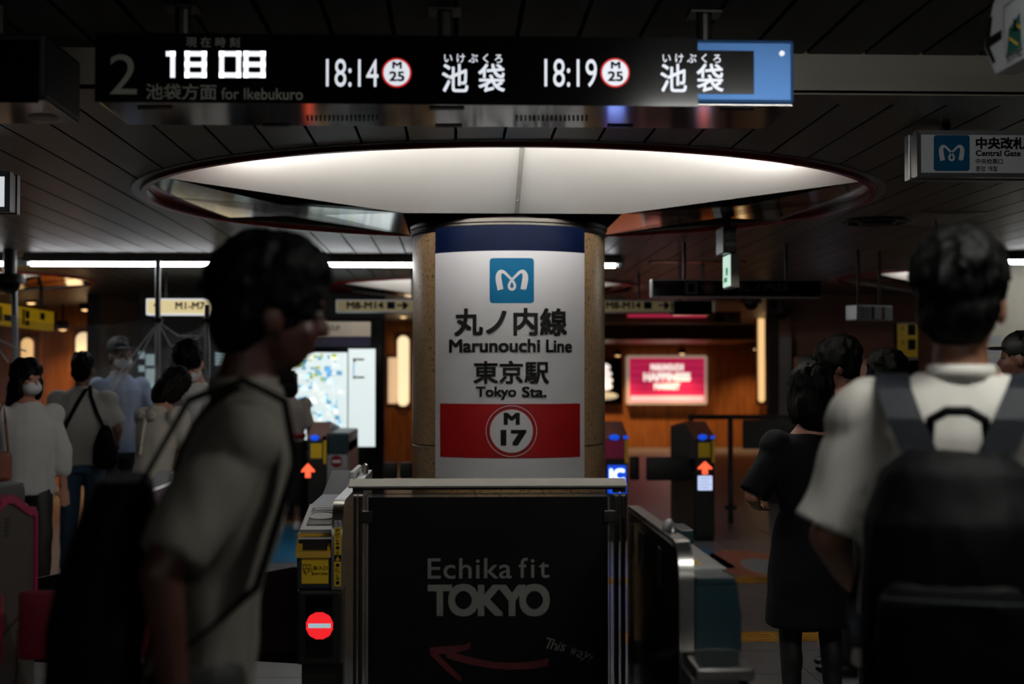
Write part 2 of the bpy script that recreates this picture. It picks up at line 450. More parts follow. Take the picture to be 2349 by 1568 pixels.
# floor stickers
def sticker(name, pts, m, label):
    single(name, MB().prism(pts, .0, .003), m, label, 'floor sticker', 'floor stickers beyond the gates')
def fl_pt(px, py):
    d = P(px, py, 1.0) - CAM; t = -1.5 / d.z; p = CAM + d * t; return (p.x, p.y)
M_fb = mat('sticker_blue', (30, 110, 150), .4); M_fp = mat('sticker_salmon', (176, 104, 80), .4); M_fg = mat('sticker_grey', (150, 160, 165), .4); M_ft = mat('sticker_tan', (150, 110, 66), .4)
sticker('floor_arrow', [fl_pt(*p) for p in ((1585, 1262), (1620, 1258), (1690, 1302), (1640, 1306), (1600, 1285))], M_fb, 'blue arrow sticker on the floor beside the teal gate end')
c = Vector((*fl_pt(1735, 1296), 0))
sticker('floor_disc', [(c.x + .34 * math.cos(a * .2618), c.y + 1.0 * math.sin(a * .2618)) for a in range(24)], M_fp, 'salmon round sticker on the floor behind the navy dress')
o = single('floor_disc_centre', MB().prism([(c.x + .05 + .17 * math.cos(a * .2618), c.y - .1 + .5 * math.sin(a * .2618)) for a in range(24)], .003, .005), M_fg, 'pale grey oval sticker lying on the salmon floor disc', 'floor sticker', 'floor stickers beyond the gates')
sticker('floor_square', [fl_pt(*p) for p in ((630, 1165), (705, 1165), (705, 1200), (625, 1200))], M_ft, 'tan rectangular sticker on the floor left of the no entry gate')
sticker('floor_square', [fl_pt(*p) for p in ((620, 1205), (705, 1205), (700, 1290), (600, 1290))], M_fb, 'wide blue sticker on the floor beyond the near gates')

# ------------------------------------------------------------------ lit ceiling rings
def ceiling_light(c, label, near):
    x, y, r, kind = c
    t = thing('ceiling_light', label, 'ceiling light', (x, y, CEIL), group='round ceiling lights around the pillars')
    k = r / 2.0; zb = -.14
    a = .575 * k                                # half side of the square throat
    hx, hy, hz = 1.79 * k, .92 * k, .0          # where the folds meet the ring
    ri = r - .025
    sf = (hz - zb) / (hy - a); sl = (hz - zb) / (hx - a)
    part('flange', MB().lathe([(r + .015, -.004), (r + .06, -.004), (r + .06, .012), (r + .015, .012)], n=96), M_alu, t, True)
    shade(part('red_lip', MB().lathe([(r - .02, -.022), (r + .012, -.022), (r + .012, .05), (r - .02, .05)], n=96), M_maroon, t, True))
    part('recess_wall', MB().lathe([(r - .02, .05), (r, .05), (r, .62), (r - .02, .62)], n=64), M_white, t, True)
    part('recess_top', MB().prism([(r * math.cos(i * math.pi / 24), r * math.sin(i * math.pi / 24)) for i in range(48)], .62, .64), M_white, t, True)
    ang = math.atan2(hy, hx)                     # angle of the fold end from the x axis
    def facet(name, inner, a0, a1, zf, m):
        n = 40
        arc = [(ri * math.cos(a0 + (a1 - a0) * i / n), ri * math.sin(a0 + (a1 - a0) * i / n)) for i in range(n + 1)]
        pts = inner + arc
        v = [(p[0], p[1], zf(p)) for p in pts] + [(p[0], p[1], zf(p) + .012) for p in pts]
        N = len(pts)
        mb = MB().add(v, [tuple(range(N)), tuple(range(2 * N - 1, N - 1, -1))] + [(i, (i + 1) % N, N + (i + 1) % N, N + i) for i in range(N)])
        return part(name, mb, m, t, True)
    facet('white_panel', [(a, -a), (-a, -a)], math.pi + ang, 2 * math.pi - ang, lambda p: zb + (-a - p[1]) * sf, M_cove)
    facet('white_panel', [(-a, a), (a, a)], ang, math.pi - ang, lambda p: zb + (p[1] - a) * sf, M_cove)
    facet('steel_panel', [(-a, a), (-a, -a)][::-1][::-1], math.pi - ang, math.pi + ang, lambda p: zb + (-a - p[0]) * sl, M_mirror)
    facet('steel_panel', [(a, -a), (a, a)], -ang, ang, lambda p: zb + (p[0] - a) * sl, M_mirror)
    if near:
        n_ = math.hypot(1, sf)
        st = MB(); L = 1.37
        y0_, y1_ = -a - .01, -a - L
        st.add([(s * .012 + .02, yy, zb + (-a - yy) * sf - d) for yy in (y0_, y1_) for s, d in ((-1, .001), (1, .001), (1, .005), (-1, .005))],
               [(0, 1, 2, 3), (4, 5, 6, 7), (0, 1, 5, 4), (1, 2, 6, 5), (2, 3, 7, 6), (3, 0, 4, 7)])
        jc = part('joint_cover', st, mat('joint_grey', (170, 168, 160), .4), t, True)
        for yy in (-a - .14, -a - .62, -a - 1.12):
            part('screw', MB().cap((.02, yy, zb + (-a - yy) * sf - .004), (.02, yy, zb + (-a - yy) * sf - .009), .006, flat=True), M_dark, jc, True)
    # cove tubes behind the near ring edge; hidden trough added to shield the sign
    def tube_z(ph): return min(.14, zb + ((r - .12) * math.cos(ph) - a) * sf - .06)
    rs = []
    for i in range(41):
        ph = -.84 + 1.68 * i / 40; q = -math.pi / 2 + ph; z = tube_z(ph) - .045
        rs.append([(rr * math.cos(q), rr * math.sin(q), zz) for rr, zz in ((r - .2, z - .008), (r - .02, z - .008), (r - .02, z), (r - .19, z), (r - .19, z + .012), (r - .2, z + .012))])
    part('added_lamp_shield', MB().rings(rs), M_white, t, True)
    for i in range(7):
        p0 = -.84 + i * .24 + .008; p1 = p0 + .224
        part('lamp_tube', MB().cap(*[((r - .12) * math.cos(-math.pi / 2 + q), (r - .12) * math.sin(-math.pi / 2 + q), tube_z(q)) for q in (p0, p1)], .014, n=5, flat=True), (E_cove_end if i in (0, 6) else E_cove) if near else E_fcove, t, True)
    return t
ceiling_light(COVES[0], 'large glowing white round ceiling light directly above the granite pillar', True)
ceiling_light(COVES[1], 'white round ceiling light half hidden behind the granite pillar', False)
ceiling_light(COVES[2], 'white round ceiling light at the left edge above the dome camera', False)
ceiling_light(COVES[3], 'white round ceiling light behind the head of the backpack wearer', False)

# ------------------------------------------------------------------ pillar and its line sign
pl = thing('pillar', 'round brown granite pillar under the large white ceiling light', 'pillar', PIL, kind='structure')
zj = Z(1026, 7.5)
def drum(z0, z1): return MB().lathe([(RP - .03, z0), (RP - .004, z0), (RP, z0 + .004), (RP, z1 - .004), (RP - .004, z1), (RP - .03, z1)], (PIL.x, PIL.y, 0), 96)
shade(part('stone_drum', drum(.12, zj - .002), M_stone, pl)); shade(part('stone_drum', drum(zj + .002, 2.31), M_stone, pl))
shade(part('core', MB().lathe([(.3, 0), (RP - .02, 0), (RP - .02, 2.3), (.3, 2.3)], (PIL.x, PIL.y, 0), 48), M_blackm, pl))
shade(part('plinth', MB().lathe([(.4, 0), (RP + .015, 0), (RP + .015, .12), (.4, .12)], (PIL.x, PIL.y, 0), 96), M_dark, pl))
shade(part('steel_collar', MB().lathe([(.4, 2.285), (RP + .008, 2.285), (RP + .012, 2.292), (RP + .012, 2.302), (RP + .006, 2.306), (RP + .006, 2.316), (RP + .014, 2.322), (RP + .014, 2.34), (RP - .02, 2.345), (RP - .02, 2.372), (.4, 2.372)], (PIL.x, PIL.y, 0), 96), mat('collar_steel', (74, 72, 68), .4, 1.), pl), 20)
shade(part('dark_throat', MB().lathe([(.4, 2.345), (RP - .01, 2.345), (RP - .01, 2.39), (.4, 2.39)], (PIL.x, PIL.y, 0), 64), M_black, pl))

sg = thing('pillar_sign', 'curved white station sign wrapped on the granite pillar', 'sign', (PIL.x, PIL.y - RP, 1.0))
RS = RP + .012
YS = 8.0 - RP                                     # depth of the sign's front
def on_cyl(px, py, off):
    """point of the sign: pixel row and column read on the front plane, wrapped to the cylinder"""
    p = P(px, py, YS); dx = max(-.97, min(.97, (p.x - PIL.x) / (RS * 1.014)))
    a = math.asin(dx); r = RS + off
    return (PIL.x + r * math.sin(a), PIL.y - r * math.cos(a), p.z)
def cyl_rect(mb, px0, py0, px1, py1, off, t=.003, n=24, rnd=0):
    q = lambda u, y, o_: on_cyl(px0 + (px1 - px0) * u, y, o_)
    if rnd:
        rs = []
        for x in [px0 + rnd * (1 - math.cos(R(i * 22.5))) for i in range(5)] + [px0 + rnd + (px1 - px0 - 2 * rnd) * i / 10 for i in range(1, 10)] + [px1 - rnd * (1 - math.cos(R(i * 22.5))) for i in range(4, -1, -1)]:
            k = min(x - px0, px1 - x, rnd); e = rnd - math.sqrt(max(0, rnd * rnd - (rnd - k) ** 2))
            rs.append([on_cyl(x, py1 - e, off), on_cyl(x, py0 + e, off), on_cyl(x, py0 + e, off + t), on_cyl(x, py1 - e, off + t)])
        return mb.rings(rs)
    rs = []
    for i in range(n + 1):
        u = i / n
        rs.append([q(u, py1, off), q(u, py0, off), q(u, py0, off + t), q(u, py1, off + t)])
    return mb.rings(rs)
def cyl_text(mb, body, px0, py0, px1, py1, off, bold=0., spacing=1.):
    v, f, _ = glyphs(body, bold, spacing)
    n = max(1, len(v) // 8) if bold > 0 else len(v)
    mb.add([on_cyl(px0 + (px1 - px0) * u, py1 + (py0 - py1) * w, off + (i // n) * 2e-5) for i, (u, w) in enumerate(v)], f); return mb
def cyl_disc(mb, px, py, r, off, rin=0, n=48):
    A = [on_cyl(px + r * math.cos(2 * math.pi * i / n), py + r * math.sin(2 * math.pi * i / n), off) for i in range(n)]
    if not rin:
        rs = []
        for i in range(1, 24):
            x = -r * math.cos(math.pi * i / 24); h = math.sqrt(r * r - x * x)
            rs += [[on_cyl(px + x, py + h, off), on_cyl(px + x, py - h, off), on_cyl(px + x, py - h, off + .001), on_cyl(px + x, py + h, off + .001)]]
        return mb.rings(rs)
    B = [on_cyl(px + rin * math.cos(2 * math.pi * i / n), py + rin * math.sin(2 * math.pi * i / n), off) for i in range(n)]
    return mb.add(A + B, [(i, (i + 1) % n, n + (i + 1) % n, n + i) for i in range(n)])
shade(part('backing', cyl_rect(MB(), 996, 575, 1348, 1100, -.011, .014, 40), M_signw, sg))
shade(part('navy_band', cyl_rect(MB(), 996, 516, 1348, 575, -.011, .014, 40), M_navy, sg))
emb = part('emblem', cyl_rect(MB(), 1123, 592, 1225, 695, .003, .0015, rnd=7), M_logo, sg)
mb = MB(); add_logo(mb, lambda x, y: on_cyl(1174 + x * 102, 643 - y * 102, .0065)); part('emblem_mark', mb, M_signw, emb)
part('lettering', cyl_text(MB(), '丸ノ内線', 1042, 706, 1303, 770, .008, .028), M_ink, sg)
part('lettering', cyl_text(MB(), 'Marunouchi', 1030, 777, 1239, 808, .008, .03), M_ink, sg)
part('lettering', cyl_text(MB(), 'Line', 1253, 778, 1315, 808, .008, .03), M_ink, sg)
part('lettering', cyl_text(MB(), '東京駅', 1086, 827, 1260, 880, .008, .024), M_ink, sg)
part('lettering', cyl_text(MB(), 'Tokyo', 1092, 886, 1184, 917, .008, .03), M_ink, sg)
part('lettering', cyl_text(MB(), 'Sta.', 1197, 886, 1254, 911, .008, .03), M_ink, sg)
rb = shade(part('red_band', cyl_rect(MB(), 1008, 926, 1336, 1050, .003, .0015, 36), M_red, sg))
part('roundel_ring', cyl_disc(MB(), 1173, 988, 59, .0065, 57.5), M_signw, rb)
part('roundel', cyl_disc(MB(), 1173, 988, 49.5, .0065), M_signw, rb)
part('lettering', cyl_text(MB(), 'M', 1155, 946, 1192, 974, .0085, .045), M_ink, rb)
part('lettering', cyl_text(MB(), '17', 1148, 985, 1208, 1022, .0085, .05), M_ink, rb)

# ------------------------------------------------------------------ departure boards
def on_plane_z(px, py, z):
    d = P(px, py, 1.0) - CAM; t = (z - CAM.z) / d.z; return CAM + d * t
M_board = mat('board_blue_metal', (52, 96, 150), .42, .6, var=.05, scale=2)
YB0, YB1 = 4.2, 4.6
zb0, zb1 = Z(237, YB0), Z(84, YB0)
def board_shell(t, xa, xb, m=M_board):
    hs = part('housing', MB().box(xa, xb, YB0 + .006, YB1, zb0 + .006, zb1, .012), m, t)
    part('bottom_plate', MB().box(xa + .004, xb - .004, YB0 + .01, YB1, zb0, zb0 + .006, .002), M_mirror, t)
    return hs
bd = thing('departure_board', 'long black departure board showing 18 08 and two departure times', 'departure board', (X(1020, YB0), YB0, zb0))
xa, xb = X(213, YB0), X(1827, YB0)
board_shell(bd, xa, xb)
rect_px_ = lambda *a, **k: rect_px(MB(), *a, **k)
part('screen_glass', rect_px_(218, 88, 1600, 234, YB0 + .006, t=.004), M_black, bd)
part('screen_glass', rect_px_(1600, 117, 1729, 215, YB0 + .006, t=.0035), M_black, bd)
part('sensor', disc_px(MB(), 1793, 123, 6, YB0 + .006, .006), E_sign, bd)
YT = YB0 + .001
M_dimprint = mat('dim_board_print', (136, 134, 126), .6)
def board_text(body, a, b, c_, d, m, bold=0., off=.002, sp=1.): return part('lettering', text_box(MB(), body, a, b, c_, d, YT, bold, off, sp), m, bd)
board_text('2', 252, 125, 315, 216, M_dimprint, .0)
board_text('現 在 時 刻', 427, 86, 550, 108, M_dimprint, .01)
board_text('池袋方面', 335, 193, 497, 228, M_dimprint, .01)
board_text('for Ikebukuro', 508, 203, 695, 228, M_dimprint, .005)
def seg(d, x0, x1, y0, y1, w):
    mb = MB(); ym = (y0 + y1) / 2
    S = {'t': (x0, y0, x1, y0 + w), 'm': (x0, ym - w / 2, x1, ym + w / 2), 'b': (x0, y1 - w, x1, y1), 'l': (x0, y0, x0 + w, y1), 'r': (x1 - w, y0, x1, y1), 'h': (x0, y0, x1, y0 + w)}
    for k in d: rect_px(mb, *S[k], YT, t=.003)
    return mb
for d, x0, x1 in (('hr', 381, 402), ('tmblr', 424, 474), ('tblr', 503, 553), ('tmblr', 559, 609)):
    part('clock_digit', seg(d, x0, x1, 118, 178, 11.2), E_clock, bd)
for dx, tm in ((0, '18:14'), (501, '18:19')):
    board_text(tm, 748 + dx, 136, 868 + dx, 199, E_led, .0)
    part('ring', disc_px(MB(), 910 + dx, 167, 34, YT, .002, 0, 30), E_leddim, bd)
    rd = part('roundel', disc_px(MB(), 910 + dx, 167, 30, YT, .002), E_led, bd)
    part('lettering', text_box(MB(), 'M', 900 + dx, 142, 922 + dx, 158, YT, .035, .0035), M_ink, rd)
    part('lettering', text_box(MB(), '25', 893 + dx, 164, 928 + dx, 187, YT, .03, .0035), M_ink, rd)
    board_text('い け ぶ く ろ', 1019 + dx, 124, 1152 + dx, 144, E_led, .008)
    board_text('池', 1014 + dx, 147, 1074 + dx, 211, E_led, .012)
    board_text('袋', 1097 + dx, 147, 1158 + dx, 211, E_led, .012)
def slots(t, rects):
    mb = MB()
    for a, b, c_, d in rects:
        q = [on_plane_z(a, b, zb0), on_plane_z(c_, b, zb0), on_plane_z(c_, d, zb0), on_plane_z(a, d, zb0)]
        mb.prism([(p.x, p.y) for p in q], zb0 - .003, zb0 + .001)
    return part('vent', mb, M_blackm, t)
slots(bd, [(703 + i * 10, 266, 708 + i * 10, 275) for i in range(17)]); slots(bd, [(1183 + i * 10, 266, 1188 + i * 10, 275) for i in range(17)])
for a in ((315, 243, 395, 249), (985, 244, 1065, 250), (1650, 244, 1730, 251), (602, 284, 664, 289), (998, 285, 1060, 290), (1393, 285, 1452, 290)): slots(bd, [a])
for px in (1615, 420, 1020):
    p = P(px, 84, 4.4)
    h = part('hanger', MB().cap((p.x, 4.4, zb1 - .02), (p.x, 4.4, CEILN), .024, flat=True), M_dark, bd)
    part('ceiling_plate', MB().box(p.x - .05, p.x + .05, 4.35, 4.45, CEILN - .008, CEILN, .002), M_dark, h)
b2 = thing('departure_board', 'dark unlit board end hanging at the upper left edge', 'departure board', (X(-60, YB0), YB0, zb0))
board_shell(b2, X(-500, YB0), X(97, YB0), M_blackm)
part('screen_glass', rect_px_(-480, 92, 90, 232, YB0 + .006, t=.004), M_black, b2)
q = on_plane_z(100, 269, zb0)
part('speaker_disc', MB().lathe([(.0, -.006), (.045, -.006), (.05, .0), (.0, .0)], (q.x, q.y, zb0), 24), M_white, b2)
part('hanger', MB().cap((X(-60, YB0), 4.4, zb1 - .02), (X(-60, YB0), 4.4, CEILN), .024, flat=True), M_dark, b2)

# ------------------------------------------------------------------ framed hanging signs
def frame_box(t, xa, xb, Y, th, z0, z1, face, fw=.03):
    for i, (dy0, dy1, ins) in enumerate(((0, .04, .0), (.045, .085, .006), (.09, th, .0))):
        part('casing', MB().box(xa + ins, xb - ins, Y + dy0, Y + dy1, z0 + ins, z1 - ins, .003), M_alu, t)
    mb = MB(); o_ = .012
    for a in ((xa, xa + fw, z0, z1), (xb - fw, xb, z0, z1), (xa, xb, z0, z0 + fw * .75), (xa, xb, z1 - fw * .75, z1)):
        pass
    A = [(xa, z0), (xb, z0), (xb, z1), (xa, z1)]; B = [(xa + fw * .7, z0 + fw * .6), (xb - fw * .7, z0 + fw * .6), (xb - fw * .7, z1 - fw * .6), (xa + fw * .7, z1 - fw * .6)]
    mb.rings([[(p[0], Y, p[1]) for p in A], [(p[0], Y - o_, p[1]) for p in A], [(p[0], Y - .002, p[1]) for p in B], [(p[0], Y + .001, p[1]) for p in B]], closed=True)
    part('bezel', mb, M_alu, t)
    return part('face', MB().box(xa + fw * .6, xb - fw * .6, Y - .003, Y + .001, z0 + fw * .5, z1 - fw * .5), face, t)
YC = 5.45
cg = thing('hanging_sign', 'unlit white Central Gate sign with blue emblem in a steel frame', 'sign', (X(2300, YC), YC, Z(405, YC)))
f_ = frame_box(cg, X(2105, YC), X(2760, YC), YC, .145, Z(406, YC, 2200), Z(300, YC, 2200), M_signw)
yy = YC - .003
e_ = part('emblem', MB().prism([(p.x, p.z) for p in [P(a, b, yy) for a, b in ((2142, 314), (2146, 310), (2220, 310), (2224, 314), (2224, 388), (2220, 392), (2146, 392), (2142, 388))]], yy - .002, yy, 'y'), M_logo, cg)
mb = MB(); add_logo(mb, lambda x, y: tuple(P(2183 + x * 80, 351 - y * 80, yy - .0035))); part('emblem_mark', mb, M_signw, e_)
for s, a, b, c_, d, bo in (('中央改札', 2238, 315, 2352, 342, .04), ('Central Gate', 2238, 345, 2341, 358, .03), ('中央检票口', 2238, 364, 2300, 376, .015), ('중앙 개찰', 2238, 381, 2288, 393, .015)):
    part('lettering', text_box(MB(), s, a, b, c_, d, yy, bo), M_ink, cg)
for px in (2172, 2600):
    a = X(px, YC + .07)
    part('hanger', MB().box(a - .016, a + .016, YC + .05, YC + .09, Z(302, YC, 2200), CEIL, .003), M_black, cg)

lb = thing('hanging_sign', 'bright white lightbox sign cut off by the left edge', 'sign', (X(-200, 6), 6, Z(486, 6)))
frame_box(lb, X(-400, 6), X(21, 6), 6.0, .13, Z(486, 6, 0), Z(393, 6, 0), E_sign, .04)
part('hanger', MB().box(X(-120, 6), X(-120, 6) + .03, 6.04, 6.08, Z(393, 6, 0), CEIL, .003), M_alu, lb)

# pointed white guide sign, hung along the corridor, upper right
gs = thing('guide_sign', 'dim white sign with black arrow and green pictogram, upper right corner', 'sign', (1.45, 3.5, 2.3))
XG = 1.45
def on_x(px, py, x=XG):
    d = P(px, py, 1.0) - CAM; t = (x - CAM.x) / d.x; p = CAM + d * t; return (p.y, p.z)
part('plate', MB().prism([on_x(2276, 18), on_x(2258, 108), on_x(2284, 170), on_x(2420, 92), on_x(2420, -110), on_x(2300, -60)], XG, XG + .06, 'x'), M_signw, gs)
gx = lambda pts, m, n, off=.002: part(n, MB().prism([on_x(*p) for p in pts], XG - off, XG - off + .001, 'x'), m, gs)
gx([(2278, 37), (2273, 84), (2299, 68), (2299, 89), (2271, 108), (2285, 141), (2279, 146), (2261, 107), (2271, 43)], M_ink, 'arrow')
gx([(2303, 15), (2349, -18), (2349, 112), (2308, 132), (2303, 60)], M_ink, 'pictogram_border', .0015)
gx([(2305, 17), (2348, -14), (2348, 110), (2309, 129), (2305, 60)], M_signw, 'pictogram_ground', .002)
gx([(2311, 128), (2346, 108), (2342, 28), (2316, 66)], mat('picture_green', (20, 84, 74), .5), 'pictogram_field', .0025)
gx([(2318, 85), (2337, 100), (2337, 104), (2317, 90)], M_yellow, 'pictogram_line', .003); gx([(2331, 52), (2343, 60), (2343, 66), (2331, 58)], M_yellow, 'pictogram_line', .003)
gx([(2322, 68), (2330, 66), (2326, 44), (2332, 44), (2338, 70), (2324, 72)], M_ink, 'pictogram_figure', .0032)
v, f, _ = glyphs('KI-NE', 0); A, B = on_x(2312, 146), on_x(2347, 116)
part('lettering', MB().add([(XG - .002, A[0] + u * (B[0] - A[0]), A[1] + u * .0 + w * .03) for u, w in v], f), M_ink, gs)
part('hanger', MB().cap((XG + .03, 3.3, 2.5), (XG + .03, 3.3, CEILN), .012, flat=True), M_dark, gs)

# ------------------------------------------------------------------ glass barrier with black poster
YG = 4.95
gb = thing('glass_barrier', 'clear barrier with black Echika fit TOKYO panel before the granite pillar', 'barrier', (X(1118, YG), YG, 0))
zt0, zt1 = Z(1112, YG), Z(1098, YG)
xl, xr = X(801.5, YG), X(1436, YG)
cap_ = MB(); A = [(xl, YG - .035, zt0), (xr, YG - .035, zt0), (xr, YG + .035, zt1 - .0), (xl, YG + .035, zt1)]
cap_.add([*A, *[(p[0], p[1], p[2] - .006) for p in A]], [(0, 1, 2, 3), (7, 6, 5, 4), (0, 4, 5, 1), (1, 5, 6, 2), (2, 6, 7, 3), (3, 7, 4, 0)])
part('top_cap', cap_, mat('cap_steel', (116, 114, 108), .42, 1., var=.1, scale=60, stretch=(30, 1, 1)), gb)
part('under_rail', MB().box(X(835, YG), X(1404, YG), YG - .012, YG + .03, Z(1122, YG), zt0 - .004, .003), M_blackm, gb)
for a, b in ((812, 819), (823, 832), (1408, 1418), (1424, 1433)):
    po = part('post', MB().box(X(a, YG), X(b, YG), YG - .01, YG + .025, 0, Z(1136, YG), .004), M_dark, gb)
    part('post_head', MB().box(X(a - 2, YG), X(b + 1.5, YG), YG - .014, YG + .03, Z(1130, YG), zt0 - .003, .004), M_blackm, po)
    part('post_ferrule', MB().box(X(a - .5, YG), X(b + .5, YG), YG - .012, YG + .027, Z(1137, YG), Z(1134.5, YG), .0), M_steel, po)
# acrylic sheet with rounded corners
def round_rect(x0, x1, z0, z1, r):
    pts = []
    for cx_, cz_, b0 in ((x1 - r, z1 - r, 0), (x0 + r, z1 - r, 90), (x0 + r, z0 + r, 180), (x1 - r, z0 + r, 270)):
        pts += [(cx_ + r * math.cos(R(b0 + i * 18)), cz_ + r * math.sin(R(b0 + i * 18))) for i in range(6)]
    return pts
gx0, gx1, gz1 = X(839, YG), X(1400, YG), Z(1131, YG)
part('acrylic_sheet', MB().prism(round_rect(gx0, gx1, .08, gz1, .015), YG + .004, YG + .010, 'y'), M_clear, gb)
bl = part('black_poster', MB().box(X(846, YG), X(1393.5, YG), YG - .002, YG + .003, .12, Z(1139, YG)), mat('black_poster_print', (2, 2, 3), .6, spec=.15), gb)
rim = [round_rect(gx0 - i * .0, gx1 + i * .0, .08, gz1, .015) for i in (0, 1)]
rr1, rr2 = round_rect(gx0, gx1, .08, gz1, .015), round_rect(gx0 + .0025, gx1 - .0025, .0825, gz1 - .0025, .013)
part('sheet_edge', MB().rings([[(p[0], y, p[1]) for p in q] for q, y in ((rr1, YG + .011), (rr1, YG + .003), (rr2, YG + .003), (rr2, YG + .011))], closed=True), M_blackm, gb)
for a, b in ((825, 855), (1383, 1412)):
    part('clamp', MB().box(X(a, YG), X(b, YG), YG - .016, YG + .02, Z(1198, YG), Z(1170, YG), .003), M_dark, gb)
    part('clamp', MB().box(X(a, YG), X(b, YG), YG - .016, YG + .02, .2, .24, .003), M_dark, gb)
yp = YG - .002
part('lettering', text_box(MB(), 'Echika', 981, 1279, 1174, 1327, yp, .006, .002, 1.06), M_print, bl)
part('lettering', text_box(MB(), 'fit', 1190, 1278, 1260, 1325, yp, .006, .002, 1.2), M_print, bl)
for ch, a, b in (('T', 981, 1037), ('O', 1028, 1098), ('K', 1096, 1154), ('Y', 1143, 1206), ('O', 1191, 1261)):
    part('lettering', text_box(MB(), ch, a, 1340 if ch != 'O' else 1338, b, 1412 if ch != 'O' else 1413, yp, .034, .002), M_print, bl)
M_arrow = mat('dark_red_print', (88, 8, 20), .6, var=.25, scale=20)
def pp(l, y=yp): return [(P(a, b, y).x, P(a, b, y).z) for a, b in l]
part('printed_arrow', MB().poly(pp([(986.5, 1484), (1020, 1481), (1060, 1479), (1080, 1472.5), (1078, 1487), (1044, 1497), (1085, 1508), (1130, 1517), (1170, 1519), (1215, 1517), (1260, 1509), (1256, 1527), (1220, 1533), (1165, 1535), (1115, 1530), (1065, 1520), (1025, 1508), (1022, 1498), (1005, 1500), (1059, 1553), (1056, 1564), (1020, 1534), (986, 1500)]), yp - .002), M_arrow, bl)
# handwritten words
hw = MB(); word = 'This way!'; cur = 0
adv = [1.0, .9, .5, .9, .7, 1.3, .95, .95, .5]
tot = sum(adv)
for ch, a in zip(word, adv):
    u = (cur + a * .4) / tot; cur += a
    if ch == ' ': continue
    v, f, asp = glyphs(ch, -.012)
    bx, by = 1254 + 104 * u, 1462 + 38 * u ** 1.25
    h = {'T': 25, 'h': 24, 'i': 21, 's': 16, 'w': 17, 'a': 16, 'y': 24, '!': 20}[ch]; w_ = max(3, min(asp, .8) * h)
    an = R(14 + 16 * u)
    pts = []
    for q_, r_ in v:
        lx, ly = (q_ - .5) * w_ + (r_ - .5) * h * .12, -(r_ - .5) * h
        pt = P(bx + lx * math.cos(an) - ly * math.sin(an), by + 12 + lx * math.sin(an) + ly * math.cos(an), yp); pts.append((pt.x, yp - .002, pt.z))
    hw.add(pts, f)
part('handwriting', hw, M_print, bl)

